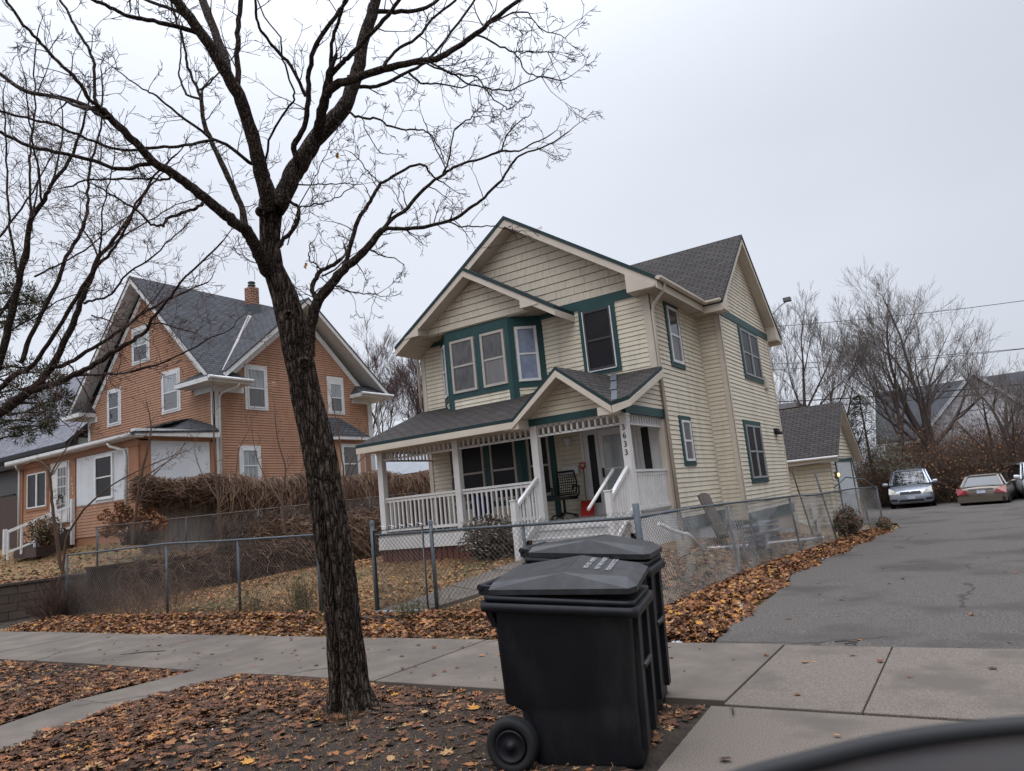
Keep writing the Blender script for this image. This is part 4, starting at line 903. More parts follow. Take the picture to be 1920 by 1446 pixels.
chain(T,(-18.6,9.75,0),(-18.6,22,0),.95,lambda x,y:1.05+.03*(y-10),pitch=.075)
for y in (9.8,12.2,14.6,17,19.4,22): post(T,-18.6,y,.9,2.05+.03*(y-10),.022,cap=False)
m_=MB(); m_.tube([(-18.6,9.75,2.02),(-18.6,22,2.4)],.02,6); m_.build('top_rail',wireD,T)
# board fence under the vines
T=thing('board_fence','tall weathered board fence buried under dry vines beside the orange house','fence',(-19.5,15,1.3))
m_=MB(); y=11.5; rr=random.Random(4)
while y<26: w0=.135; m_.box(-19.52,-19.49,y,y+w0,1.2,2.98+rr.uniform(-.05,.05),0); y+=.15
m_.build('boards',wood,T)
m_=MB(); m_.box(-19.58,-19.525,11.5,26,2.7,2.8); m_.box(-19.58,-19.525,11.5,26,1.6,1.7); m_.build('rail',woodD,T)
# brown fence with gate at far left
T=thing('brown_gate','brown wooden gate and fence left of the orange porch','gate',(-34,15,1.6))
m_=MB(); x=-40
while x<-31.6: m_.box(x,x+.14,14.6,14.64,1.4,4.0 if x<-33.2 else 4.25); x+=.15
m_.box(-33.3,-33.12,14.5,14.7,1.4,4.6); m_.build('boards',woodD,T)
# low porch-left bins seen over there are skipped: nothing readable

# ================================================================== bins
def bin_(T,bx,by,yaw,lidtilt=0.0,txt=True,lidshift=0,zs=1.0):
    c,s_=math.cos(yaw),math.sin(yaw)
    def W(x,y,z): return Vector((bx+c*x-s_*y,by+s_*x+c*y,z*zs))
    m_=MB()
    # shell: rounded rectangular cross-sections from base to rim; x length (rear -> front), y width
    def ring(x0,x1,y0,y1,z,r=.06,zf=None,n=5):
        pts=[]
        for cx,cy_,a0 in ((x1-r,y1-r,0),(x0+r,y1-r,90),(x0+r,y0+r,180),(x1-r,y0+r,270)):
            for k in range(n+1):
                a=math.radians(a0+90*k/n); xx=cx+r*math.cos(a); yy=cy_+r*math.sin(a)
                z_=z if zf is None else z+(zf-z)*(xx-x0)/(x1-x0); pts.append(W(xx,yy,z_))
        return pts
    secs=[ring(.2,.845,.05,.62,.0),ring(.195,.85,.045,.625,.03),ring(.19,.855,.035,.63,.25),ring(.175,.856,.033,.632,.31),ring(.1,.857,.03,.633,.35),ring(.05,.858,.025,.637,.37),ring(.035,.885,.0,.665,.93,zf=.86),ring(.03,.89,-.01,.67,.97,zf=.89)]
    n=len(secs[0]); i0=len(m_.v)
    for q in secs: m_.v+=[tuple(p) for p in q]
    for k in range(len(secs)-1):
        for j in range(n):
            j2=(j+1)%n; m_.f.append((i0+k*n+j,i0+k*n+j2,i0+(k+1)*n+j2,i0+(k+1)*n+j)); m_.mi.append(0); m_.sm.append(True)
    m_.f.append(tuple(i0+j for j in range(n))[::-1]); m_.mi.append(0); m_.sm.append(False)
    m_.f.append(tuple(i0+(len(secs)-1)*n+j for j in range(n))); m_.mi.append(0); m_.sm.append(False)
    # front grab recess: dark bar pocket framed by ribs
    m_.build('body',black,T)
    m_=MB()
    for zt,zf,e,h in ((.985,.90,.035,.055),(1.02,.935,.015,.03)):
        a=ring(.01-e,.905+e,-.02-e,.68+e,zt-h,.05,zf=zf-h); b=ring(.01-e,.905+e,-.02-e,.68+e,zt,.05,zf=zf); i0=len(m_.v); m_.v+=[tuple(p) for p in a+b]
        for j in range(n):
            j2=(j+1)%n; m_.f.append((i0+j,i0+j2,i0+n+j2,i0+n+j)); m_.mi.append(0); m_.sm.append(True)
        m_.f.append(tuple(i0+j for j in range(n))[::-1]); m_.f.append(tuple(i0+n+j for j in range(n))); m_.mi+=[0,0]; m_.sm+=[False,False]
    m_.build('rim',black,T)
    # ribs on the front wall + recessed bar
    m_=MB()
    def fx(z): return .83+.055*z/.9
    for y0 in (.12,.5): m_.hexa([W(fx(.1),y0,.08),W(fx(.1)+.045,y0,.08),W(fx(.1)+.045,y0+.1,.08),W(fx(.1),y0+.1,.08),W(fx(.84),y0,.84),W(fx(.84)+.03,y0,.84),W(fx(.84)+.03,y0+.1,.84),W(fx(.84),y0+.1,.84)])
    m_.build('rib',black,T)
    m_=MB(); m_.tube([W(fx(.5)+.035,.22,.52),W(fx(.5)+.035,.5,.52)],.018,8); m_.build('grab_bar',lidm,T)
    # lid: raised, with a hipped crown; hinged at rear
    lt=lidtilt
    def Lz(x,y,z): # tilt about rear hinge x=.03
        xx=x-.03; return W(.03+xx*math.cos(lt)-0*z,y*.97,1.03+z-.085*xx/.9+xx*math.sin(lt)+lidshift*y)
    m_=MB()
    o=[(.03,-.0),(.90,-.02),(.94,.05),(.94,.64),(.90,.71),(.03,.69)]; i_=[(.04,.06),(.5,.05),(.88,.12),(.88,.57),(.5,.64),(.04,.63)]
    B0=[Lz(x,y,-.012) for x,y in o]; B1=[Lz(x,y,.02) for x,y in o]; T1=[Lz(x,y,.02+h) for (x,y),h in zip(i_,(.03,.085,.04,.04,.085,.03))]; mid=[Lz(.04,.345,.052),Lz(.5,.345,.107),Lz(.93,.345,.045)]
    for k in range(6):
        j=(k+1)%6; m_.poly([B0[k],B0[j],B1[j],B1[k]]); m_.poly([B1[k],B1[j],T1[j],T1[k]])
    m_.poly([T1[0],T1[1],mid[1],mid[0]]); m_.poly([mid[0],mid[1],T1[4],T1[5]]); m_.poly([T1[1],T1[2],T1[3],T1[4]]); m_.poly(B0[::-1])
    lid=m_.build('lid',lidm,T,bevel=.008)
    # handle
    m_=MB(); z=1.035; m_.tube([W(-.035,.02,z+.03),W(-.035,.65,z+.03)],.022,10)
    for y0 in (.05,.345,.64): m_.hexa([W(-.05,y0-.018,z-.01),W(.09,y0-.018,z-.07),W(.09,y0+.018,z-.07),W(-.05,y0+.018,z-.01),W(-.05,y0-.018,z+.045),W(.09,y0-.018,z+.03),W(.09,y0+.018,z+.03),W(-.05,y0+.018,z+.045)])
    m_.build('handle',black,T,bevel=.006)
    m_=MB(); m_.hexa([W(.03,.02,.82),W(.06,.02,.82),W(.06,.64,.82),W(.03,.64,.82),W(-.01,-.0,.93),W(.03,-.0,.93),W(.03,.66,.93),W(-.01,.66,.93)]); m_.build('rear_flange',black,T)
    ax=(W(0,1,0)-W(0,0,0))
    for y0 in (-.055,.665):
        m_=MB(); Cw=W(.1,y0,.155/zs)
        m_.lathe(Cw,ax,[(.012,.02),(.012,.098),(.002,.104),(-.006,.112),(-.006,.135),(0,.148),(.012,.154),(.028,.156),(.03,.151),(.034,.156),(.05,.156),(.052,.151),(.056,.156),(.075,.156),(.085,.14),(.085,.02)],32)
        wq=m_.build('wheel',tyre,T)
        m_=MB(); m_.lathe(Cw-ax*.002,ax,[(-.016,.001),(-.016,.018),(-.004,.024),(.004,.03),(.006,.075),(-.004,.082),(-.004,.09),(.01,.097)],24); m_.build('hub',black,wq)
    m_=MB()
    for sg_,yy in ((1,.02),(-1,.64)):
        pass
    m_.tube([W(.1,-.03,.155/zs),W(.1,.7,.155/zs)],.014,8); m_.build('axle',blackp,T)
    return W,Lz,lid
T=thing('wheeled_bin','black wheeled bin nearest the street, lid printed with faded white words','bin',(-2.3,4.2,0))
W,Lz,lid=bin_(T,-2.70,3.77,math.radians(15),lidtilt=.05,lidshift=.085)
c=bpy.data.curves.new('t','FONT'); c.body='NO HOT ASHES\nNO YARD WASTE\nPLEASE RECYCLE'; c.size=.046; c.extrude=.001; c.space_line=1.55
o=bpy.data.objects.new('tmp',c); col.objects.link(o); dg=bpy.context.evaluated_depsgraph_get(); me=bpy.data.meshes.new_from_object(o.evaluated_get(dg)); bpy.data.objects.remove(o)
# text plane: reading direction along +y (bin width), lines stacked toward the front (+x)
A_=Lz(.88,.12,.06); B_=Lz(.88,.57,.06); C_=Lz(.5,.345,.105)
ey=(B_-A_).normalized(); D_=(A_+B_)/2-C_; ex=(D_-ey*D_.dot(ey)).normalized(); nz_=ex.cross(ey)
og=C_+ex*.12-ey*.12+nz_*.006
tm=bpy.data.objects.new('lettering',me); me.materials.append(lettw); col.objects.link(tm); tm.parent=lid
M_=Matrix(((ey.x,-ex.x,nz_.x,og.x),(ey.y,-ex.y,nz_.y,og.y),(ey.z,-ex.z,nz_.z,og.z),(0,0,0,1)))
tm.matrix_local=M_
T=thing('wheeled_bin','black wheeled bin standing behind the other one, nearer the pavement','bin',(-2.6,5,0))
bin_(T,-3.0,4.76,math.radians(13),lidtilt=.02,zs=1.13)
# ================================================================== trees from traced limbs (each limb has its own depth)
def limb(mb,pts,D0,D1,w0,w1,n=8,m=0,sub=4,jit=.012,rfun=None,cap=False):
    """pts: image trace of a limb whose distance goes from D0 to D1; w: its width there in trace units"""
    K=len(pts); P=[]; Rr=[]
    for k in range(K-1):
        for q in range(sub if k<K-2 else sub+1):
            t=q/sub; p0=pts[max(0,k-1)];p1=pts[k];p2=pts[k+1];p3=pts[min(K-1,k+2)]
            f=lambda i:.5*((2*p1[i])+(-p0[i]+p2[i])*t+(2*p0[i]-5*p1[i]+4*p2[i]-p3[i])*t*t+(-p0[i]+3*p1[i]-3*p2[i]+p3[i])*t**3)
            g_=(k+t)/(K-1); D=D0+(D1-D0)*g_; v=U(f(0),f(1),D); v+=Vector((U_(-1,1),U_(-1,1),U_(-1,1)))*jit; P.append(v); Rr.append(max(.0025,(w0+(w1-w0)*g_)/2/FP*D*(1+.06*U_(-1,1))))
    mb.tube(P,Rr,n,m,cap=cap,rfun=rfun); return P,Rr
def twigs(mb,P,Rr,dens,L0,m,lev=2,rnd=random,start=.1,up=.15,rmin=.0021):
    tot=sum((P[i+1]-P[i]).length for i in range(len(P)-1)); acc=0; nxt=tot*start
    for i in range(len(P)-1):
        d=P[i+1]-P[i]; l=d.length; 
        while nxt<acc+l:
            t=(nxt-acc)/l; p=P[i].lerp(P[i+1],t); dn=d.normalized(); a=dn.orthogonal(); a.rotate(Matrix.Rotation(rnd.uniform(0,6.283),3,dn).to_quaternion())
            dr=(dn*rnd.uniform(.2,1)+a*rnd.uniform(.6,1.2)+Z*up).normalized()
            L=L0*rnd.uniform(.35,1.25)
            grow(mb,p,dr,L,min(.0065,max(.0035,Rr[i]*.4)),lev if L>L0*.55 else 1,3,.1,.42,m,m,5,(2,4),rmin,.3,rnd,.5)
            nxt+=rnd.expovariate(dens) if dens>0 else 1e9
        acc+=l
    grow(mb,P[-1],(P[-1]-P[-2]),L0*.8,Rr[-1],lev,3,.1,.4,m,m,5,(2,4),rmin,.3,rnd,.5)
T=thing('street_tree','big bare street tree leaning left on the leafy strip in front of the orange house','tree',U(660,1335,6.0))
tk=MB(); lb=MB(); tw_=MB()
cam_dir=(CAM-U(640,1100,6.0)); cam_dir.z=0; cam_dir.normalize(); side_=Vector((cam_dir.y,-cam_dir.x,0))
def ridges(p,d,k):
    ang=math.atan2(d.dot(side_),d.dot(cam_dir))
    v=.05*math.sin(ang*9+p.z*1.2)+.06*noise.noise(Vector((ang*3.2,p.z*1.1,2)))+.07*noise.noise(Vector((ang*9,p.z*2.2,5)))+.06*noise.noise(Vector((ang*17,p.z*5,9)))
    ca=.75-.17*p.z   # open seam in the bark on the camera side
    gz_=math.exp(-((ang-ca)/.19)**2) if p.z<2.05 else 0
    fl=.42*max(0,1-max(0,p.z)/.3)**2*(1+.6*math.sin(ang*5+.8))
    return 1+v-.5*gz_*min(1,(2.05-p.z)*2)+fl
tr=[(664,1352,84),(661,1330,76),(655,1290,72),(648,1220,66),(644,1160,63),(634,1080,64),(622,1000,66),(612,935,62),(602,870,60),(592,820,59),(583,780,58),(573,740,55),(566,700,52),(556,650,54),(549,615,52),(541,585,49),(533,555,46),(521,525,42),(511,500,39),(506,465,38),(506,433,38),(507,405,42),(508,385,46),(509,368,40)]
P=[];Rr=[]
for k in range(len(tr)-1):
    for q in range(5):
        t=q/5; a,b=tr[k],tr[k+1]; P.append(U(a[0]+(b[0]-a[0])*t,a[1]+(b[1]-a[1])*t,6.0+.004*k)); Rr.append((a[2]+(b[2]-a[2])*t)/2/FP*6.0*.97)
tk.tube(P,Rr,72,0,rfun=ridges)
for (x,y,r) in ((541,590,7),(571,680,9),(489,397,7)):   # knots and pruning scars
    c=U(x,y,6.0-.19 if x!=489 else 5.93); ax=(CAM-c).normalized(); rr_=r/FP*6; tk.lathe(c-ax*.05,ax,[(0,rr_*1.5),(.03,rr_*1.1),(.04,rr_*.9),(.036,rr_*.7),(.02,rr_*.55),(.016,.001)],12,0)
A=[ # trace, D0, D1, w0, w1, twig density, twig length
 ([(507,392),(496,350),(482,293),(462,217),(441,167),(410,113),(377,60),(333,5),(295,-45)],6.0,5.4,30,18,1.6,.4),
 ([(446,165),(445,100),(446,50),(452,0),(457,-60)],5.9,6.0,11,8,2.5,.45),
 ([(430,150),(420,105),(397,45),(378,-5),(365,-60)],5.9,6.6,17,14,1.5,.4),
 ([(511,392),(525,378),(547,333),(568,300),(590,263),(630,220),(653,187),(670,133),(680,83),(697,27),(707,-10),(722,-70)],6.0,6.5,40,17,1.6,.4),
 ([(598,248),(601,225),(608,190),(615,160),(620,133)],6.1,5.8,22,13,1,.3),
 ([(620,140),(623,83),(633,43),(647,0),(655,-50)],5.8,5.5,8,5,3,.4),
 ([(620,142),(640,120),(657,103),(687,73),(720,37),(747,3),(770,-30)],5.8,5.6,10,7,3,.4),
 ([(612,180),(630,160),(667,147),(720,130),(773,117),(817,110),(857,90),(893,63),(925,38),(973,0),(1015,-35)],5.9,5.2,17,6,2.6,.4),
 ([(717,129),(740,97),(783,70),(810,37),(853,0),(880,-30)],5.6,5.9,7,4,3.5,.4),
 ([(893,63),(930,83),(963,97),(980,127),(1007,143),(1060,152)],5.4,5.2,4,2,6,.26),
 ([(963,97),(1000,98),(1042,97)],5.3,5.1,2.5,1.5,7,.2),
 ([(913,46),(980,22),(1013,53),(1060,72)],5.3,5.0,3.5,1.5,6,.22),
 ([(787,116),(847,137),(893,147),(920,180),(947,203),(960,202)],5.5,5.1,3.5,2,6,.26),
 ([(800,112),(873,153),(913,167),(957,168),(1000,150),(1020,140)],5.5,5.9,3.5,2,6,.26),
 ([(655,140),(665,160),(690,163),(713,160),(763,137),(787,125),(807,107),(847,60),(893,-5)],6.3,6.6,9,4,3,.35),
 ([(767,137),(787,155),(817,158),(867,163),(897,148)],6.4,6.5,5,2,6,.28),
 ([(652,212),(680,222),(707,223),(733,238),(770,243),(800,247),(820,270),(836,310)],6.2,5.9,5,2,5,.28),
 ([(680,224),(693,257),(713,287),(735,290)],6.1,6.2,2,1.4,5,.15),
 ([(561,312),(557,300),(552,273),(570,240),(577,187),(580,133),(593,83),(620,43),(650,0),(672,-45)],6.05,5.7,13,7,2.6,.36),
 ([(573,180),(547,127),(515,90),(500,70),(483,43),(478,0),(470,-45)],5.95,5.5,7,5,3,.36),
 ([(497,306),(510,250),(537,207),(550,187),(547,160),(530,110),(525,70),(490,20),(480,-20)],5.95,5.5,5,2.5,4.5,.33),
 ([(473,309),(433,277),(393,257),(333,213),(293,180),(267,167),(220,133)],5.95,5.3,7,2,5,.33),
 ([(400,262),(383,265),(333,275),(283,277),(233,282),(193,273),(133,247),(100,232),(50,222),(0,207),(-40,193)],5.7,5.0,6.5,4.5,3.5,.36),
 ([(372,62),(320,47),(277,37),(240,30),(213,17),(180,2),(145,-15)],5.6,5.1,9,6,3.5,.36),
 ([(352,32),(320,17),(283,3),(250,-10)],5.6,5.8,8,6,2.5,.36),
 ([(503,512),(492,488),(478,460),(462,432),(443,420),(415,397),(383,370),(345,340),(315,320),(283,300),(253,267),(213,227),(190,205)],6.0,5.0,25,13,1.8,.36),
 ([(192,207),(180,195),(168,187),(143,150),(110,117),(77,80),(50,53),(27,23),(5,-10)],5.0,4.7,9,5,3,.34),
 ([(205,222),(185,213),(160,198),(100,180),(47,170),(0,140),(-30,122)],5.0,5.4,9,7,3,.34),
 ([(192,207),(177,185),(178,140),(170,100),(147,60),(133,33),(113,0),(103,-35)],5.0,5.2,7,4,3.5,.34),
 ([(295,309),(270,308),(240,317),(213,315),(160,297),(100,283),(53,273),(0,248),(-35,233)],5.3,4.9,8,6,3.2,.34),
 ([(325,333),(305,337),(267,335),(217,335),(160,340),(120,352)],5.3,5.6,5,3,4,.32),
 ([(385,375),(372,388),(350,397),(313,410),(306,423),(283,420),(260,397),(213,367),(180,350)],5.5,5.1,7,3,4,.34),
 ([(482,480),(473,455),(460,420),(450,383),(427,333),(400,273),(383,233),(377,177)],6.05,6.6,15,7,2.2,.36),
 ([(377,185),(370,167),(353,127),(347,93),(333,43),(318,-5)],6.6,6.7,6,4,4,.36),
 ([(375,170),(400,147),(433,110),(450,98)],6.6,6.4,4,2,5,.3),
 ([(378,185),(350,178),(338,150),(335,130),(340,83),(336,40)],6.6,6.9,5,2,5,.33),
 ([(580,668),(580,635),(584,600),(597,565),(622,532),(645,505),(672,482),(692,460),(717,430)],6.0,6.0,24,12,1.6,.25),
 ([(714,433),(730,428),(763,430),(807,423),(847,413),(880,390),(907,370),(940,337),(963,303),(980,290),(1027,273),(1065,248)],6.0,5.5,8.5,2.4,4,.3),
 ([(716,432),(735,412),(763,390),(797,353),(833,327),(857,310),(903,297),(940,283),(973,283),(1000,268),(1033,253)],6.0,6.4,8.5,2.4,4.5,.3),
 ([(831,328),(843,290),(853,247),(880,223),(900,218)],6.2,6.2,4,2,6,.25),
 ([(836,322),(813,267),(800,243),(795,222)],6.2,6.0,2.5,1.6,6,.22),
 ([(940,284),(950,253),(975,228),(997,210)],6.2,6.4,2.6,1.5,6,.18),
 ([(842,415),(865,425),(895,424),(930,425),(960,432)],5.8,5.5,3.5,1.5,6,.22),
 ([(640,508),(653,477),(667,423),(687,390),(700,365),(713,345),(727,337),(770,313),(797,310),(803,323),(823,337)],6.0,6.3,9,3.5,4,.28),
 ([(712,345),(690,322),(672,298),(655,285)],6.2,6.2,2.5,1.5,6,.22),
 ([(592,572),(590,556),(585,543),(590,525),(602,508),(620,500),(640,485)],6.0,6.2,10,7,3.5,.28),
 ([(603,507),(590,495),(580,488),(580,470),(584,455)],6.1,6.0,3,1.6,7,.18),
 ([(604,520),(635,500),(655,480)],6.1,6.3,4,2,6,.28),
 ([(692,466),(715,480),(740,486),(758,499)],6.0,5.8,3.2,1.5,8,.18),
 ([(622,535),(655,545),(690,552),(718,555)],6.0,5.9,3,1.5,8,.2),
 ([(525,462),(530,450),(545,435),(560,410),(558,388),(543,378)],6.0,6.0,9,6,4,.2),
 ([(561,390),(590,383),(620,377),(645,362),(668,345)],6.0,5.8,3,1.5,7,.25),
 ([(555,347),(600,345),(640,345),(680,345)],6.1,5.9,3,1.4,6,.25),
 ([(540,460),(548,425),(570,370),(590,333),(610,290),(620,262)],6.1,6.0,2.4,1.3,6,.22),
 ([(522,375),(508,340),(500,318)],6.1,6.3,6,4,4,.3),
 ([(700,22),(740,22),(790,18),(820,0),(850,-25)],6.4,6.7,9,5,3,.36),
 ([(495,495),(470,490),(440,470)],6.0,6.2,2.2,1.3,7,.2),
]
rA=random.Random(21)
for pts,D0,D1,w0,w1,dn,L in A:
    P,Rr=limb(lb,pts,D0,D1,w0,w1,10 if w0>14 else 6,jit=.006 if w0>6 else .009); twigs(tw_,P,Rr,dn*1.55,L*1.0,0,2,rA,start=.12 if w0<12 else .3)
tk.build('trunk',bark,T); lb.build('limbs',bark2,T); tw_.build('crown',twig,T)
for (x,y,D) in ((633,292,6.0),(573,499,6.0)):
    m_=MB(); c=U(x,y,D); rr=random.Random(x); q=[c+Vector((.022*math.cos(a)*rr.uniform(.5,1.2),.01*math.sin(3*a),.026*math.sin(a)*rr.uniform(.6,1.2))) for a in [k*.785 for k in range(8)]]; m_.poly(q); m_.tube([c+Z*.02,c+Z*.05+X*.01],.0015,3); m_.build('dead_leaf',leafm[4],T)
# left tree
T=thing('spreading_tree','bare low-forked tree reaching in from the left edge in front of the orange gable','tree',(-16.2,3.2,0))
lb=MB(); tw_=MB(); rB=random.Random(5)
Dm=10.5
lb.tube([U(-150,1240,Dm),U(-140,1100,Dm),U(-120,960,Dm),U(-90,860,Dm),U(-50,802,Dm)],[.26,.2,.18,.15,.11],14)
B=[([(-95,870),(-50,805),(0,775),(30,752),(60,730)],0,.0,22,16,1,.4),
 ([(57,733),(82,726),(102,720),(140,702),(180,682),(218,656),(250,638),(276,618),(285,600),(320,554),(348,520),(418,452)],0,-1.2,13,3,3,.5),
 ([(98,690),(130,680),(174,653),(218,624),(261,592),(300,570),(335,552),(390,530)],0,.9,8.5,2.5,4,.5),
 ([(62,730),(80,712),(90,697),(107,670),(131,621),(151,569),(171,519),(183,482),(203,464),(227,430),(261,380),(290,330),(330,290)],0,.3,15,3,3,.55),
 ([(-20,745),(0,728),(30,702),(58,688),(90,644),(125,589),(163,525),(186,496),(215,464),(240,420),(262,372),(300,330)],0,-.8,11,3,3,.55),
 ([(38,682),(58,633),(84,577),(110,525),(125,482),(151,435),(163,397),(165,350),(172,300),(188,240),(192,180),(190,130)],0,.8,9,2.5,3.2,.55),
 ([(-30,740),(0,670),(17,612),(35,531),(50,467),(58,415),(80,380),(95,350),(130,300),(150,250),(165,200)],0,-.3,16,3.5,3,.55),
 ([(32,520),(30,500),(20,438),(15,380),(12,300),(10,240),(5,180)],0,.4,6,2.5,3.5,.5),
 ([(-30,640),(0,590),(30,540),(45,470),(62,400),(70,350),(72,300)],0,1,6,2.5,3.5,.5),
 ([(157,569),(180,562),(209,551),(241,511),(290,479),(328,441),(350,425)],.1,-.4,5,2,5,.4),
 ([(145,705),(185,702),(232,700),(308,679),(348,659),(390,637),(440,612)],0,-1.5,5.5,2,5,.4),
 ([(57,410),(55,330),(58,270),(66,200),(64,120),(72,50)],-.2,.5,5,2,4,.45),
 ([(80,380),(72,320),(60,260),(52,200),(45,140)],-.2,-.9,4.5,2,4,.45),
 ([(95,350),(110,300),(118,240),(112,180)],0,.4,4,2,4,.45),
 ([(183,482),(170,450),(157,432),(150,400)],.2,.6,4,2,5,.4),
 ([(186,496),(190,450),(192,400),(205,340),(215,290)],-.3,-.6,4,2,5,.45),
 ([(170,590),(200,600),(225,612),(260,600)],0,-.4,3,1.6,6,.35),
 ([(65,520),(105,498),(160,470),(205,430),(250,400)],0,-.6,4,1.8,5,.4),
 ([(20,620),(70,590),(120,560),(170,545)],0,.6,3.5,1.8,5,.4),
 ([(90,697),(115,640),(100,620)],0,.2,3,1.6,6,.3),
 ([(130,682),(140,700),(170,760),(140,790)],0,-.4,3,1.4,5,.4),
 ([(-30,480),(20,420),(60,360),(100,290)],.3,.8,5,2,4,.5),
 ([(204,465),(235,440),(280,415),(330,385),(380,370)],0,.6,3.5,1.6,5,.4),
 ([(276,612),(300,606),(340,618),(370,625)],-.6,-1,4,1.6,6,.35),
 ([(261,592),(290,560),(310,530)],0,.3,3,1.4,6,.35),
 ([(-30,700),(10,715),(60,745),(100,775),(130,800)],0,-.8,4,1.6,4,.4)]
for pts,a,b,w0,w1,dn,L in B:
    P,Rr=limb(lb,pts,Dm+a,Dm+b,w0,w1,8 if w0>8 else 5,jit=.012); twigs(tw_,P,Rr,dn*1.9,L*1.1,0,2,rB,start=.15,rmin=.003)
lb.build('trunk',bark2,T); tw_.build('crown',twigR,T)
# pine behind it
T=thing('pine_tree','dark pine with brownish needle clumps at the left edge','tree',(-27,9.5,1))
m_=MB(); rr=random.Random(8)
tp=[U(-120,900,18),U(-70,700,18),U(-50,560,18),U(-40,450,18)]; m_.tube(tp,[.25,.2,.15,.08],10); nd=MB()
for (x,y,s) in ((15,485,30),(5,520,32),(35,548,30),(58,560,26),(25,590,30),(5,615,25),(70,568,20),(20,700,32),(55,690,28),(95,702,26),(40,730,30),(8,745,30),(75,745,26),(105,765,24),(70,790,28),(30,790,30),(0,805,25),(45,815,20),(120,745,16),(85,775,20),(0,560,30),(-10,680,30),(55,600,18),(110,715,16),(90,800,14)):
    D=18+rr.uniform(-1.2,1.2); c=U(x,y,D); a=U(x-70,y+rr.uniform(-10,30),18.2); m_.tube([a,a.lerp(c,.5)+Z*.05,c],[.04,.025,.01],4)
    for i in range(300):
        dv_=Vector((rr.gauss(0,1),rr.gauss(0,1),rr.gauss(0,.75))); dv_=dv_.normalized()*rr.random()**.5*(s/FP*18); p=c+dv_; q=(dv_.normalized()+Vector((rr.uniform(-.6,.6),rr.uniform(-.6,.6),rr.uniform(-.2,.8)))).normalized()*.13; w3=q.orthogonal().normalized()*.011
        nd.poly([p-w3,p+w3,p+q],rr.choice((0,0,0,1,1,2)))
m_.build('trunk',bark,T); nd.build('crown',needle,T)
# bare background trees
def bare(name,label,x,y,z,h,r,seed,grp=None,m=twigG,mb_=barkG,stems=1,spread=.35,lev=4,thin=.0055,lean=0,first=.22):
    T=thing(name,label,'tree',(x,y,z),grp); rnd=random.Random(seed); tk=MB(); tw=MB()
    def rec(p,d,L,r,lev,mb):
        seg=5; pts=[p]; q=p.copy(); ds=[]
        for k in range(seg):
            d=(d+Vector((rnd.uniform(-1,1),rnd.uniform(-1,1),rnd.uniform(-.4,1)))*.13).normalized(); q=q+d*(L/seg); pts.append(q.copy()); ds.append(d.copy())
        rad=[max(thin,r*(1-.6*k/seg)) for k in range(seg+1)]
        (tk if r>.03 else tw).tube(pts,rad,6 if r>.05 else 3,cap=False)
        if lev<=0: return
        n=rnd.randint(3,5) if lev>1 else rnd.randint(3,5)
        for i in range(n):
            t=rnd.uniform(first if lev>=4 else .2,1); k=min(seg-1,int(t*seg)); pp=pts[k].lerp(pts[k+1],t*seg-k); dd=ds[k]; a=dd.orthogonal(); a.rotate(Matrix.Rotation(rnd.uniform(0,6.28),3,dd).to_quaternion())
            rec(pp,(dd+a*rnd.uniform(.3,.9)*spread*2+Z*.15).normalized(),L*rnd.uniform(.5,.78)*(1.1-.3*t),rad[k]*rnd.uniform(.45,.65),lev-1,mb)
        rec(pts[-1],ds[-1],L*.55,rad[-1],lev-1,mb)
    for s in range(stems):
        a=rnd.uniform(0,6.28); rec(Vector((x+.4*s*math.cos(a),y+.4*s*math.sin(a),z)),Vector((lean+rnd.uniform(-.25,.25)*(stems>1),rnd.uniform(-.1,.1),1)).normalized(),h*.52,r/(1+.25*s),lev,tk)
    if not tk.v: tk.tube([(x,y,z),(x,y,z+.5)],.05,5)
    tk.build('trunk',mb_,T); tw.build('crown',m,T); return T
bare('bare_tree','tall bare two-trunked tree rising behind the silver van',-1.9,46,-.5,12.8,.3,3,None,stems=2,spread=.42,lev=5,first=.35)
bare('bare_tree','slim bare tree just left of the tallest tree, above the garage roof',-3.9,45,-.5,10.0,.2,14,None,spread=.35,lev=4,first=.45)
bare('bare_tree','bare tree close to the back corner of the cream house',-9.1,46,-.4,12.5,.24,5,None,stems=2,spread=.36,lev=5)
bare('bare_tree','bare crooked tree over the small garage ridge',-6.9,47,-.4,8.6,.17,6,None,stems=2,spread=.45,lev=4)
bare('bare_tree','leaning bare tree behind the right car',1.6,43,-.5,7.2,.2,7,None,stems=2,spread=.5,lev=4,m=twigG,lean=.3)
bare('bare_tree','low spreading bare tree in front of the white gable',.4,48,-.5,7.2,.15,8,None,stems=1,spread=.6,lev=4)
bare('bare_tree','bare tree at the right edge of the photo',4.2,46,-.5,6.5,.2,9,None,stems=2,spread=.5,lev=4,m=twigG)
for i,(x,y,h,sd) in enumerate(((-46,48,17,31),(-43,47,16,32),(-40.2,48,15,33),(-37.5,47,15.5,34),(-34.8,48,12.5,35))):
    bare('bare_tree',['leftmost bare tree in the gap between the two houses','second bare tree from the left between the two houses','third bare tree from the left between the two houses','bare tree second nearest the cream house on its left','bare tree hugging the left wall of the cream house'][i],x,y,1,h,.27,sd,'bare trees between the two houses',spread=.38,lev=5 if i<4 else 4,thin=.009,m=twigR)
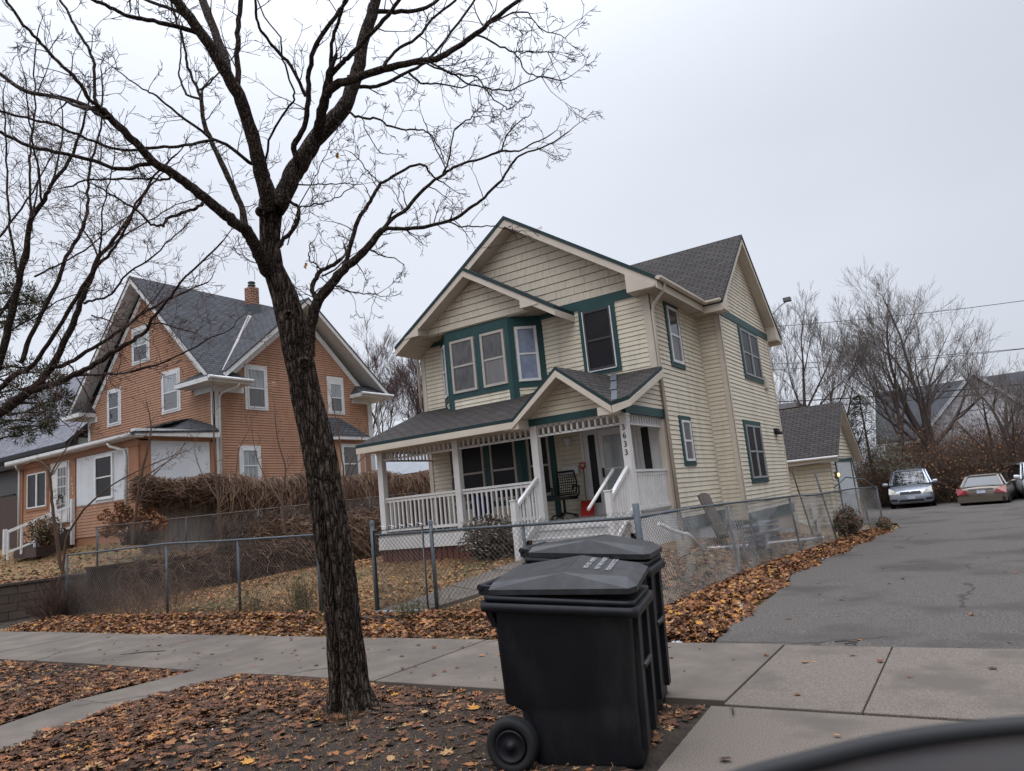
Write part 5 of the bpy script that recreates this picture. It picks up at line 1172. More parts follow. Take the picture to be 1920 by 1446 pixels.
# conifer in the back lot
T=thing('conifer','small dull green conifer beside the garage','tree',(-4.6,41,-.4)); m_=MB(); m_.tube([(-4.6,41,-.5),(-4.6,41,5.2)],[.12,.02],6); nd=MB(); rr=random.Random(6)
for i in range(4200):
    z=rr.uniform(1.5,5.4); R0=(5.9-z)*.6*(.55+.45*math.sin(z*7)**2); a=rr.uniform(0,6.283); rad=R0*rr.random()**.6; p=Vector((-4.6+rad*math.cos(a),41+rad*math.sin(a),z-.25*rad)); q=Vector((math.cos(a),math.sin(a),-.1+rr.uniform(-.3,.3)))*.16; s2=Vector((-q.y,q.x,.05)).normalized()*.03; nd.poly([p-s2,p+s2,p+q],rr.choice((0,0,1)))
m_.build('trunk',barkG,T); nd.build('crown',[mat('conifer_a',(.05,.065,.04)),mat('conifer_b',(.08,.085,.05))],T)
# brushwood behind the cars
def brush(name,label,x0,x1,y0,y1,zfn,n,h,mats,rnd,leafy=.35,r=.006,cat='brush',stuff=True,leafc=(0,1,2)):
    m_=MB()
    for i in range(n):
        x=rnd.uniform(x0,x1); y=rnd.uniform(y0,y1); z=zfn(x,y); H_=h*rnd.uniform(.4,1.1); p=Vector((x,y,z)); d=Vector((rnd.uniform(-.5,.5),rnd.uniform(-.5,.5),1)); pts=[p]
        for k in range(5): d=(d+Vector((rnd.uniform(-.6,.6),rnd.uniform(-.6,.6),rnd.uniform(-.35,.25)))).normalized(); p=p+d*H_/5; pts.append(p.copy())
        mi=rnd.randint(0,2); m_.tube(pts,[r,r*.9,r*.8,r*.6,r*.45,r*.3],3,mi,cap=False)
        if rnd.random()<leafy:
            for q in range(5):
                c=pts[rnd.randint(2,5)]+Vector((rnd.uniform(-.2,.2),rnd.uniform(-.2,.2),rnd.uniform(-.2,.2))); a=Vector((rnd.uniform(-1,1),rnd.uniform(-1,1),rnd.uniform(-1,1))).normalized()*.05; b=a.orthogonal().normalized()*.04; m_.poly([c-a,c-b,c+a,c+b],3+rnd.choice(leafc))
    o=m_.build(name,list(mats)+[leafm[1],leafm[2],leafm[0]],uv=False); return tag(o,label,cat,kind='stuff')
rr=random.Random(12)
brush('brushwood','tangled brown brushwood along the back of the lot',-5.5,12,42.5,47,lambda x,y:-.6,10500,4.6,vineg,rr,.42,.011)
brush('tall_brushwood','taller reddish brushwood in front of the white house',-5.3,9,47,50,lambda x,y:-.6,2600,5.6,vineg,rr,.2,.013)
T=thing('shed','dark brown shed wall standing behind the cars at the right','shed',(2.9,43,-.5)); m_=MB(); m_.box(.98,6,42.2,45,-.6,1.1); m_.build('wall',woodD,T); m_=MB(); m_.box(.93,6.1,42.0,45.2,1.1,1.22); m_.box(.93,1.05,42.1,42.2,-.6,1.1); m_.build('frame',mat('trailer_frame',(.09,.075,.065)),T)
for i,(a,b,r) in enumerate((((-14,50,12.2),(22,50,9.9),.018),((-14,50,9.7),(22,50,6.9),.016),((-14,50,9.2),(22,50,7.4),.016),((-14,49,6.9),(22,49,5.6),.035),((-14,49,6.5),(22,49,5.3),.022))):
    m_=MB(); A_=Vector(a);B_=Vector(b); m_.tube([A_.lerp(B_,k/12)-Z*(.9*math.sin(math.pi*k/12)) for k in range(13)],r,4)
    tag(m_.build('power_line',blackp),['topmost thin power line across the right side of the sky','upper of the two thin parallel power lines, second from top','lower of the two thin parallel power lines','thick black power line passing in front of the white house','thin line running just under the thick black power line'][i],'power line','power lines')
# ================================================================== vines, shrubs, saplings
rr=random.Random(17); m_=MB()
for i in range(9000):   # curtain of hanging dry vines over the board fence
    y=rr.uniform(11.2,27); side=rr.random(); bare_gap=(11.0<y<13.6)
    x=-19.45+rr.uniform(0,.45)*(.4 if bare_gap else 1); top=3.0+rr.uniform(-.15,.28)+.1*math.sin(y*1.9)
    L=rr.uniform(.4,2.2)*(.35 *rr.random() if bare_gap else 1); p=Vector((x-rr.uniform(0,.3),y,top)); pts=[p.copy()]
    out=rr.uniform(.1,.5); 
    for k in range(1,5): pts.append(Vector((p.x+out*math.sin(k*.6)+rr.uniform(-.03,.03),y+rr.uniform(-.22,.22)*k/2,top+ (.12 if k==1 else 0)-L*(k/4)**1.2)))
    m_.tube(pts,rr.choice((.006,.008,.011)),3,rr.randint(0,2),cap=False,sm=False)
for i in range(5200):   # tangle in front of it, down to the yard
    y=rr.uniform(13.9,24); z0=1.0+rr.uniform(-.6,.8); p=Vector((-18.5+rr.uniform(-.8,.45),y,z0)); d=Vector((rr.uniform(-1,1),rr.uniform(-1,1),rr.uniform(-.6,1.0))); pts=[p]
    for k in range(4): d=(d+Vector((rr.uniform(-1,1),rr.uniform(-1,1),rr.uniform(-1,.6)))*.6).normalized(); p=p+d*.22; pts.append(p.copy())
    m_.tube(pts,rr.choice((.005,.007,.009)),3,rr.randint(0,2),cap=False,sm=False)
    if i%3==0:
        c=pts[-1]; a=d*.035; b=d.orthogonal().normalized()*.03; m_.poly([c-a,c-b,c+a,c+b],rr.randint(0,2))
for i in range(2600):   # stems trailing over the dark retaining wall
    y=10+14*rr.random(); p=Vector((-18.42+rr.uniform(0,.35),y,rr.uniform(.1,1.25))); d=Vector((rr.uniform(-.2,.5),rr.uniform(-1,1),rr.uniform(-1,.8))); pts=[p]
    for k in range(4): d=(d+Vector((rr.uniform(-.5,.6),rr.uniform(-1,1),rr.uniform(-.9,.6)))*.6).normalized(); p=p+d*.17; pts.append(p.copy())
    m_.tube(pts,rr.choice((.004,.006,.008)),3,rr.randint(0,2),cap=False,sm=False)
tag(m_.build('dry_vines',vine,uv=False),'thick curtain of dry brown vines hanging over the board fence','vines',kind='stuff')
rr=random.Random(18)
brush('fence_weeds','dry tangled stems at the left corner of the front fence',-18.3,-15.2,8.85,10.6,gz,520,.9,vine,rr,0,.0045,'weeds')
brush('corner_bramble','dark bramble heap on the left end post of the front fence',-18.55,-17.9,8.4,9.4,lambda x,y:0,420,1.35,[vine[1]]*3,rr,0,.007,'bramble')
brush('yard_weeds','scattered dry weeds along the inside of the front fence',-18,-4,8.75,9.3,gz,420,.45,vine,rr,.0,.003,'weeds')
# green weeds by gate post
m_=MB(); rr=random.Random(19)
for cx,cy_,hh,nn in ((-10.4,9.0,.62,110),(-8.6,8.0,.25,60),(-11.6,8.95,.35,40),(-4.2,8.6,.3,60),(-7.4,8.35,.3,70)):
    for i in range(nn):
        p=Vector((cx+rr.gauss(0,.12),cy_+rr.gauss(0,.1),gz(cx,cy_))); h=hh*rr.uniform(.4,1); t=p+Vector((rr.uniform(-.1,.1),rr.uniform(-.1,.1),h)); m_.tube([p,p.lerp(t,.5)+X*.01,t],.003,3,2 if rr.random()<.6 else 0,cap=False)
        for k in range(5): c=p.lerp(t,rr.uniform(.3,1)); a=Vector((rr.uniform(-1,1),rr.uniform(-1,1),.5)).normalized()*.035; b=a.orthogonal().normalized()*.007; m_.poly([c-b,c+b,c+a],2 if rr.random()<.7 else 1)
tag(m_.build('green_weeds',grassm,uv=False),'low green weeds at the foot of the front fence posts','weeds',kind='stuff')
# saplings on the orange lawn
def sapling(label,traces,D,seed,m=mat('sapling_bark',(.13,.085,.062),.9),grp=None,base=None):
    T=thing('sapling',label,'young tree',U(*traces[0][0][0],D),grp); a=MB(); b=MB(); rnd=random.Random(seed)
    for pts,w0,w1,dD in traces:
        P,Rr=limb(a,pts,D,D+dD,w0,w1,5,jit=.01); twigs(b,P,Rr,2.6,.45,0,2,rnd,start=.25,up=.35,rmin=.003)
    a.build('trunk',m,T); b.build('crown',m,T)
sapling('forked sapling in front of the white porch door',[([(122,1085),(112,1050),(105,1000),(98,950),(95,905),(90,880),(70,865),(45,872)],8,2,0),([(97,925),(95,895),(110,862),(128,835),(152,795)],4,1.5,.4),([(118,1078),(125,1010),(150,965),(185,930),(225,900),(290,868),(350,845)],5,1.5,-.4),([(100,890),(120,860),(160,845),(200,830)],2,1,.4)],19.5,41)
sapling('thin sapling against the boarded porch side',[([(248,1020),(255,960),(262,905),(275,850),(283,800),(275,755)],7,1.5,0),([(258,950),(280,900),(320,860),(350,830)],3,1,.3),([(262,900),(300,875),(335,850),(352,815)],3,1,-.4)],19.0,42)
sapling('thin sapling in front of the orange side wall',[([(412,1000),(410,950),(405,900),(402,840),(400,790),(398,730)],6,1.5,0),([(410,950),(440,900),(450,840),(470,800)],3,1,.4),([(410,940),(380,890),(365,850)],3,1,.2)],18.5,43)
sapling('reddish sapling just right of the big trunk',[([(648,965),(645,900),(640,850),(632,800),(622,745)],5,1.3,0),([(645,905),(660,860),(680,820),(690,790)],3,1,.4),([(648,940),(662,880),(690,850),(712,830)],3,1,-.4)],20,44)
sapling('twiggy sapling inside the vines left of the big trunk',[([(535,1000),(530,940),(535,880),(520,820),(515,760)],5,1.2,0),([(532,960),(560,900),(575,850)],3,1,.4),([(532,950),(500,900),(480,850),(470,790)],3,1,.3)],17.5,45)
# hydrangea
T=thing('hydrangea','hydrangea with dried brown flower heads below the white porch panels','shrub',(-20.5,11.3,1.3)); st=MB(); fl=MB(); rr=random.Random(22)
for (x,y,s) in ((200,968,15),(218,975,12),(230,962,12),(245,972,11),(262,968,13),(278,975,12),(292,972,13),(300,982,14),(208,992,12),(198,998,10),(228,985,9),(255,990,9),(280,992,9),(240,958,9),(224,950,10),(285,960,9)):
    D=19.5+rr.uniform(-.4,.4); c=U(x,y,D); b=U(252+rr.uniform(-10,10),1022,19.5); st.tube([b,b.lerp(c,.5)+Z*.1,c],[.012,.009,.006],4)
    for i in range(130):
        v=Vector((rr.gauss(0,1),rr.gauss(0,1),rr.gauss(0,.8))).normalized()*(s/FP*19.5)*rr.uniform(.6,1.05); a=Vector((rr.uniform(-1,1),rr.uniform(-1,1),rr.uniform(-1,1))).normalized()*.03; bb=a.orthogonal().normalized()*.03; fl.poly([c+v-a,c+v-bb,c+v+a,c+v+bb],rr.randint(0,1))
for i in range(160):
    b=U(252+rr.uniform(-25,25),1022,19.5); c=U(rr.uniform(200,310),rr.uniform(965,1015),19.5+rr.uniform(-.5,.5)); st.tube([b,b.lerp(c,.5)+Z*.12,c],.005,3)
st.build('stems',vine[1],T); fl.build('flower_heads',[mat('hydrangea_a',(.26,.12,.05)),mat('hydrangea_b',(.16,.07,.035))],T)
# leafy shrub in front of the porch
def shrub(label,c,rx,ry,rz,n,mats,seed,stemc=0,ls=.05):
    T=thing('shrub',label,'shrub',c); rnd=random.Random(seed); st=MB(); lf=MB(); c=Vector(c)
    for i in range(n//14):
        a=rnd.uniform(0,6.283); v=Vector((rx*math.cos(a)*rnd.random(),ry*math.sin(a)*rnd.random(),rz*rnd.uniform(.8,1.9))); p=c+Vector((v.x*.25,v.y*.25,0)); q=c+v; mid=p.lerp(q,.5)+Vector((rnd.uniform(-.08,.08),rnd.uniform(-.08,.08),.04)); st.tube([p,mid,q],[.008,.006,.003],3)
    for i in range(n):
        v=Vector((rnd.gauss(0,1),rnd.gauss(0,1),rnd.gauss(0,1))).normalized()*rnd.random()**.4; bump=1+.3*noise.noise(v*2.3+Vector((seed,0,0)));
        if noise.noise(v*3.1+Vector((0,seed,0)))<-.22: continue
        p=c+Vector((v.x*rx*bump,v.y*ry*bump,rz+v.z*rz*bump)); a=Vector((rnd.uniform(-1,1),rnd.uniform(-1,1),rnd.uniform(-.6,.8))).normalized()*ls; b=a.orthogonal().normalized()*ls*.4; lf.poly([p-a,p-b,p+a,p+b],rnd.choices(range(len(mats)),[5,3,2][:len(mats)])[0])
    st.build('stems',vine[1],T); lf.build('foliage',mats,T)
shrub('dark green shrub with pale-edged leaves left of the porch steps',(-8.25,11.85,.5),.68,.45,.46,5200,[mat('shrub_green',(.035,.04,.022),.6),mat('shrub_brown',(.1,.065,.045)),mat('shrub_pale',(.3,.29,.25),.6)],3,ls=.033)
shrub('small leafy bush beside the stair rail of the orange house',(-26.6,12.3,1.75),.8,.5,.5,1500,[mat('bush_olive',(.07,.065,.03)),vine[0]],4)
shrub('dark ivy clump on the driveway fence',(-3.1,20.6,-.15),.35,1.0,.42,1500,[mat('ivy_dark',(.035,.035,.02)),vine[1],leafm[1]],5)
shrub('low green tuft at the end of the driveway fence',(-2.65,23.4,-.25),.35,.5,.22,700,[mat('bush_olive',(.07,.065,.03)),leafm[1]],6)
# ================================================================== fallen leaves
OUT=[(0,-.5),(.1,-.3),(.42,-.38),(.3,-.12),(.5,.1),(.24,.14),(.22,.36),(.08,.28),(0,.55),(-.08,.28),(-.22,.36),(-.24,.14),(-.5,.1),(-.3,-.12),(-.42,-.38),(-.1,-.3)]
OUT2=[(0,-.5),(.4,-.3),(.45,.1),(.15,.25),(0,.5),(-.3,.3),(-.5,0),(-.3,-.35)]
def leaf(mb,p,s,rr,m,detail=True,tilt=.5):
    an=rr.uniform(0,6.283); n=Vector((rr.uniform(-tilt,tilt),rr.uniform(-tilt,tilt),1)).normalized(); a=n.orthogonal(); a.rotate(Matrix.Rotation(an,3,n).to_quaternion()); b=n.cross(a)
    cu=rr.uniform(-.5,.9); sx_=rr.uniform(.6,1); o_=OUT if detail else OUT2; cz=rr.uniform(-.1,.1)
    pts=[p+(a*x*sx_+b*y)*s+n*s*(cu*(x*x*1.6+y*y*.7)+cz*x*y*4) for x,y in o_]; i=len(mb.v); mb.v+=[tuple(q) for q in pts]+[tuple(p)]; K=len(o_)
    for k in range(K): mb.f.append((i+k,i+(k+1)%K,i+K)); mb.mi.append(m); mb.sm.append(False)
def scatter(name,label,n,region,zfn,s0,s1,weights,detail,seed,lift=.012,tilt=.45):
    rr=random.Random(seed); m_=MB(); k=0; tries=0
    while k<n and tries<n*20:
        tries+=1; q=region(rr)
        if q is None: continue
        x,y,pile=q; s_=s0+(s1-s0)*rr.random()**1.5; leaf(m_,Vector((x,y,zfn(x,y)+lift+rr.uniform(0,pile))),s_,rr,rr.choices(range(5),weights)[0],detail and s_>.04,tilt); k+=1
    tag(m_.build(name,leafm,uv=False),label,'leaves',kind='stuff')
def r_boul(rr):
    x=-16+14.2*rr.random()**.75 if rr.random()<.4 else rr.uniform(-9,-1.9); y=rr.uniform(2.62,5.42)
    if y>=5.36 : return None
    wl0=-8.08+ (0 if y>4 else (4-y)*.22); 
    if wl0<x<wl0+.84: return None
    d=noise.noise(Vector((x*.9,y*.9,4)))
    dens=1.0 if x<-5.6 else .5 if x<-4.6 else .13
    if x>-5.6 and y<4.3: dens*=.45
    if x>-1.85: return None
    if rr.random()>dens*(.75+.6*d): return None
    return x,y,.03 if x<-5 else .008
def zb(x,y): return bl(x,y)
scatter('boulevard_leaves','brown fallen leaves covering the strip between kerb and pavement',25000,r_boul,zb,.018,.085,[3.2,6,7.2,1.0,.3],True,51,.006,.26)
def r_fence(rr):
    x=rr.uniform(-17.9,-3.6); y=7.3+1.25*rr.random()**.9
    if -9.3<x<-8.45 and rr.random()<.3: return None
    if y<7.42+.1*math.sin(x*3) and rr.random()<.7: return None
    return x,y,.10*sm(7.2,7.8,y)
scatter('fence_leaves','orange-brown leaf drift along the foot of the front fence',20000,r_fence,gz,.022,.085,[6,6,4,1.4,1.1],True,52,.01,.55)
def r_side(rr):
    y=7.35+16*rr.random()**1.5; t=(y-7.3); xe=-2.55 if y<8 else -2.6-.06*min(6,t) if y<14 else -2.95+.055*(y-14); xf=-3.75 if y<14 else -3.75+.09*(y-14)
    x=rr.uniform(xf-.1,xe+.08*math.sin(y*2.3)+.08*rr.random()); 
    return x,y,.14*math.sin(max(0,min(1,(xe-x)/(xe-xf)))*2.6)
scatter('driveway_leaves','orange leaf drift between the driveway and its fence',17000,r_side,lambda x,y:max(gz(x,y),zd(y)),.025,.09,[7,6,4,1.4,1.4],True,53,.01,.6)
def r_yard(rr):
    x=rr.uniform(-18.2,-4.2); y=8.7+6*rr.random()
    if y>12.3 and x>-11.6: return None
    if -8.4<x<-5.6 and y<11.5:
        t=(y-8.35)/3.1; xc=-8.0+1.7*t
        if abs(x-xc)<.5: return None
    d=noise.noise(Vector((x*.5,y*.6,8)))
    if rr.random()>.6+.9*d: return None
    return x,y,.02
scatter('yard_leaves','leaves scattered over the front lawn of the cream house',15000,r_yard,gz,.025,.065,[8,4,1,5,1],False,54,.01,.4)
def r_side2(rr): return rr.uniform(-4.7,-3.8),rr.uniform(9.5,22),.02
scatter('side_yard_leaves','leaves in the narrow side yard behind the driveway fence',1600,r_side2,gz,.04,.09,[6,5,3,1,.5],False,55)
def r_left(rr):
    x=rr.uniform(-32,-18.8); y=rr.uniform(8.5 if x<-20.6 else 10,13.4); return x,y,.03
scatter('terrace_leaves','brown leaves over the raised lawn of the orange house',3000,r_left,gz,.04,.1,[6,7,3,1,.8],False,56)
def r_loose(rr):
    if rr.random()<.5: return rr.uniform(-13,-2.4),rr.uniform(5.45,7.3),0
    return rr.uniform(-2.4,5),rr.uniform(3.2,16),0
scatter('loose_leaves','odd leaves and crumbs lying loose on the pavement and driveway',420,r_loose,lambda x,y:max(.016,0)if y<7.3 else zd(y)+.008,.008,.065,[4,6,6,1,.2],True,57,.004,.15)
# grass blades
rr=random.Random(61); m_=MB()
def blade(p,h,m):
    d=Vector((rr.uniform(-.6,.6),rr.uniform(-.6,.6),1)).normalized(); s2=Vector((rr.uniform(-1,1),rr.uniform(-1,1),0)).normalized()*.004; mid=p+d*h*.6; e=mid+Vector((d.x*1.6,d.y*1.6,.25))*h*.4
    m_.poly([p-s2,p+s2,mid+s2*.7,mid-s2*.7],m); m_.poly([mid-s2*.7,mid+s2*.7,e],m)
for i in range(42000):
    x=rr.uniform(-18.3,-3.9); y=8.55+rr.random()*4.0 if i%3 else rr.uniform(8.5,9.2)
    if y>12.2 and x>-11.7: continue
    if -8.4<x<-5.6 and abs(x-(-8.0+1.7*(y-8.35)/3.1))<.5: continue
    dry=noise.noise(Vector((x*.8,y*.8,1)))
    blade(Vector((x,y,gz(x,y))),rr.uniform(.03,.10),2 if dry<-.28 and rr.random()<.6 else rr.choice((0,0,1)))
for i in range(9000):
    x=rr.uniform(-9,-1.9); y=rr.uniform(2.62,5.35); wl0=-8.08+(0 if y>4 else (4-y)*.22)
    if wl0<x<wl0+.84: continue
    edge=(abs(y-5.3)<.2) or abs(x-wl0-.9)<.12
    if not edge and rr.random()<.35: continue
    blade(Vector((x,y,bl(x,y))),rr.uniform(.015,.05),2 if (edge and -7.5<x<-6.2 and rr.random()<.7) else rr.choice((0,1,1)))
for i in range(3600):
    x=rr.uniform(-31,-19); y=rr.uniform(10,13.2); blade(Vector((x,y,gz(x,y))),rr.uniform(.05,.28 if y>12 else .1),rr.choice((0,0,1)))
for i in range(160): 
    a=rr.uniform(0,6.28); c=U(648,1340,5.85); blade(Vector((c.x+.2*math.cos(a)-.05,c.y-.05+.12*math.sin(a),bl(c.x,c.y))),rr.uniform(.03,.09),1)
tag(m_.build('dry_grass',grassm,uv=False),'short dry grass of the lawns and verge','grass',kind='stuff')
# bark chips and grit on the bare soil
rr=random.Random(62); m_=MB()
for i in range(15000):
    x=rr.uniform(-9.5,-1.75); y=rr.uniform(2.62,5.38)
    if x>-1.9 and y>3.5 or -8.2<x<-6.8 and (y<4 or x<-7.2): continue
    p=Vector((x,y,bl(x,y)+.004)); a=Vector((rr.uniform(-1,1),rr.uniform(-1,1),rr.uniform(-.1,.25))).normalized()*rr.uniform(.006,.03); b=Vector((-a.y,a.x,0)).normalized()*rr.uniform(.002,.008); m_.poly([p-a,p-b,p+a,p+b],rr.choices((0,1,2,3),[5,5,2,.12])[0])
tag(m_.build('soil_debris',[leafm[1],leafm[2],grassm[0],mat('pale_chip',(.55,.53,.5))],uv=False),'bits of bark, stems and white crumbs on the bare soil','litter',kind='stuff')
# twig sticks on paving
m_=MB()
for a,b in (((-1.4,7.42),(-1.2,7.4)),((-1.3,7.33),(-1.2,7.31)),((-1.75,5.28),(-1.68,5.1)),((-10.6,5.9),(-10.0,6.2))): m_.tube([(*a,.02),((a[0]+b[0])/2,(a[1]+b[1])/2+.03,.025),(*b,.02)],.006,5)
m_.build('fallen_twigs',twig); tag(bpy.data.objects['fallen_twigs'],'small dark sticks lying on the driveway edge and pavement','sticks',kind='stuff')
# ================================================================== side yard objects
wgrey=mat('grey_wood',(.09,.075,.065),.9,(.14,.12,.105),5,stretch=(4,4,.4))
T=thing('garden_chair','weathered slatted garden chair leaning against the side wall','chair',(-4.55,14.6,.3))
m_=MB()
for k in range(6):
    y=14.18+.1*k; m_.hexa([(-4.5,y,.5),(-4.44,y,.5),(-4.44,y+.085,.5),(-4.5,y+.085,.5),(-4.78,y-.02+.01*k,1.38+.04*math.sin(k*.6)),(-4.74,y-.02+.01*k,1.38+.04*math.sin(k*.6)),(-4.74,y+.075+.01*k,1.38+.04*math.sin(k*.6)),(-4.78,y+.075+.01*k,1.38+.04*math.sin(k*.6))])
m_.build('backrest',wgrey,T)
m_=MB()
for k in range(5): m_.box(-4.45+.1*k,-4.37+.1*k,14.15,14.8,.58-.02*k,.6-.02*k)
m_.build('seat',wgrey,T)
for y in (14.12,14.82):
    m_=MB(); m_.box(-4.5,-3.95,y-.05,y+.05,.78,.8); m_.build('armrest',wgrey,T); m_=MB(); m_.box(-4.02,-3.97,y-.03,y+.03,.1,.78); m_.build('leg',wgrey,T)
for k in range(2):
    m_=MB(); 
    for q in range(4): m_.box(-4.35,-3.98,15.1+k*1.1,15.9+k*1.1,.25+.12*q,.3+.12*q)
    o=m_.build('step_crate',mat('slate_blue_wood',(.09,.11,.15),.8),None); tag(o,['low blue-grey slatted crate right of the garden chair','low blue-grey slatted crate farther along the side wall'][k],'crate')
T=thing('drain_pipe','white plastic drain pipe running along the ground of the side yard','pipe',(-5.0,16.9,.2))
m_=MB(); m_.tube([(-4.75,11.9,1.0),(-4.62,12.2,.84),(-4.6,12.85,.72),(-4.58,13.45,.42)],.036,8); m_.build('elbow',white,T)
m_=MB(); m_.tube([(-4.57,13.5,.4),(-4.2,15.2,.28),(-3.42,18.8,.06)],.035,8); m_.build('pipe',white,T)
m_=MB(); p=Vector((-13.1,11.9,gz(-13.1,11.9)+.03)); m_.poly([p+Vector((-.1,0,0)),p+Vector((0,-.05,.03)),p+Vector((.1,0,.02)),p+Vector((.05,.06,.08)),p+Vector((-.05,.06,.06))]); 
o=m_.build('paper_scrap',white); tag(o,'scrap of white paper on the lawn left of the porch','litter')
# ================================================================== vehicles
def smc(t): return t*t*(3-2*t)
def interp(tab,x):
    for (a,va),(b,vb) in zip(tab,tab[1:]):
        if x<=b: t=(x-a)/(b-a) if b>a else 0; return tuple(p+(q-p)*smc(max(0,min(1,t))) if isinstance(p,float) else p for p,q in zip(va,vb))
    return tab[-1][1]
def car(T,loc,yaw,L,Wd,H,stations,green,paint,wr=.32,wb=(.18,.8),rails=False):
    """stations: (t,(halfwidth factor,z bottom,z belt)); green: (t0 base front,t1 roof front,t2 roof rear,t3 base rear)"""
    c,s_=math.cos(yaw),math.sin(yaw); O_=Vector(loc)
    def W(x,y,z): return O_+Vector((c*x-s_*y,s_*x+c*y,z))
    m_=MB(); NS=48; prof=[(-.0,0,1),(.5,0,1),(.86,.02,1),(.96,.12,1),(1,.42,1),(.985,.72,1),(.93,.92,1),(.82,1,1)]
    rings=[]
    for k in range(NS+1):
        t=k/NS; hw,zb_,zt=interp(stations,t); x=(t-.5)*L; hw*=Wd/2; ring=[]
        pr=[(a*hw,zb_+(zt-zb_)*h) for a,h,_ in prof]; pr.append((hw*.45,zt+.03)); pr.append((0,zt+.04))
        ring=[W(x,-y,z) for y,z in pr[1:]]+[W(x,y,z) for y,z in pr[::-1][1:]]; rings.append(ring)
    n=len(rings[0]); i0=0
    for r_ in rings: m_.v+=[tuple(p) for p in r_]
    for k in range(NS):
        for j in range(n):
            j2=(j+1)%n; m_.f.append((k*n+j,(k+1)*n+j,(k+1)*n+j2,k*n+j2)); m_.mi.append(0); m_.sm.append(True)
    m_.f.append(tuple(range(n))); m_.f.append(tuple(NS*n+j for j in range(n))[::-1]); m_.mi+=[0,0]; m_.sm+=[True,True]
    body=m_.build('body',paint,T,uv=False)
    # greenhouse
    t0,t1,t2,t3,zb_,rw,bw=green; X_=lambda t:(t-.5)*L
    def gh(inset,zt,name,m,par,z0=zb_,x_in=0):
        g_=MB(); q=MB(); base=[(X_(t0)+x_in,bw*.88),(X_(t1)*.6+X_(t0)*.4+x_in,bw),(X_(t2)*.6+X_(t3)*.4-x_in,bw),(X_(t3)-x_in,bw*.86)]
        top=[(X_(t1),rw*.86),(X_(t1)+.25,rw),(X_(t2)-.25,rw),(X_(t2),rw*.85)]
        def outline(pts,z): return [W(x,-y*Wd/2*inset,z) for x,y in pts]+[W(x,y*Wd/2*inset,z) for x,y in pts[::-1]]
        a=outline(base,z0); b=outline(top,zt); K=8
        for i in range(K): j=(i+1)%K; g_.poly([a[i],a[j],b[j],b[i]])
        return g_,a,b
    g_,a,b=gh(1,H-.06,'g',None,T); gl=g_.build('windows',carglass,T)
    m_=MB(); ct=sum(b,Vector())/8; b2=[p.lerp(ct,-.015) for p in b]; b3=[p.lerp(ct,.16)+Z*.05 for p in b]; b4=[p.lerp(ct,.5)+Z*.065 for p in b]; K=8
    for lo_,hi_ in ((b2,b3),(b3,b4)):
        for i in range(K): j=(i+1)%K; m_.poly([lo_[i],lo_[j],hi_[j],hi_[i]],0,True)
    m_.poly(b4,0,True)
    for i in (0,1,2,3,4,5,6,7):   # pillars
        if i in (0,3,4,7,1,2,5,6): m_.beam(a[i].lerp(b2[i],.0),b2[i],.07 if i in (0,3,4,7) else .05,.05)
    for i,j in ((0,1),(1,2),(2,3),(3,4),(4,5),(5,6),(6,7),(7,0)): m_.beam(b2[i],b2[j],.06,.05)
    m_.build('roof',paint,T)
    wheels=[]
    for t in wb:
        for sd in (-1,1):
            C_=W(X_(t),sd*(Wd/2-.2),wr); ax=(W(0,sd,0)-W(0,0,0)); w_=MB(); w_.lathe(C_,ax,[(0,.05),(0,wr*.95),(.03,wr),(.19,wr),(.21,wr*.92),(.2,wr*.66),(.16,wr*.6)],22); wo=w_.build('wheel',tyre,T)
            w_=MB(); w_.lathe(C_,ax,[(.15,.001),(.17,.05),(.16,wr*.3),(.19,wr*.6),(.195,wr*.66)],16); w_.build('rim',chrome,wo)
            w_=MB(); w_.lathe(C_+ax*.13,ax,[(.0,.01),(.0,wr*1.12),(.072,wr*1.14),(.072,wr*1.02)],22); w_.build('wheel_arch',blackp,T)
    return W
# silver van, nose to the camera (local -x is the nose; yaw puts it toward -y)
T=thing('silver_van','silver van with roof rails parked nose-out at the back of the lot','van',(-3.1,41.6,-.45))
st=[(0.0,(.84,.28,.72)),(.02,(.93,.2,.80)),(.08,(.98,.18,.93)),(.2,(1.0,.18,1.04)),(.27,(1.0,.18,1.1)),(.5,(1.0,.18,1.12)),(.9,(1.0,.2,1.14)),(.98,(.95,.22,1.12)),(1.0,(.88,.3,1.0))]
W=car(T,(-3.05,41.8,-.42),math.radians(92),4.9,1.93,1.8,st,(.17,.36,.93,.985,1.08,.74,.95),silver,.33)
def pl(T,W,name,pts,m,th=.02,dirx=-1): 
    m_=MB(); P=[W(*p) for p in pts]; Q=[W(p[0]+dirx*th,p[1],p[2]) for p in pts]; n=len(P)
    m_.poly(Q); m_.poly(P[::-1])
    for i in range(n): j=(i+1)%n; m_.poly([P[i],P[j],Q[j],Q[i]])
    return m_.build(name,m,T)
for sd in (-1,1):
    pl(T,W,'headlight',[(-2.42,sd*.92,.68),(-2.44,sd*.50,.66),(-2.36,sd*.66,.84),(-2.22,sd*.90,.98)],lamp,.05)
    pl(T,W,'fog_recess',[(-2.455,sd*.88,.36),(-2.47,sd*.6,.34),(-2.47,sd*.6,.44),(-2.455,sd*.86,.46)],blackp,.02)
    m_=MB(); m_.tube([W(-1.2,sd*.62,1.86),W(-1.0,sd*.62,1.9),W(1.8,sd*.62,1.9),W(2.0,sd*.62,1.85)],.025,6); m_.build('roof_rail',blackp,T)
    m_=MB(); m_.lathe(W(-1.35,sd*1.0,1.14),W(0,sd,0)-W(0,0,0),[(-.05,.04),(0,.09),(.16,.1),(.2,.05)],10); m_.build('mirror',silver,T)
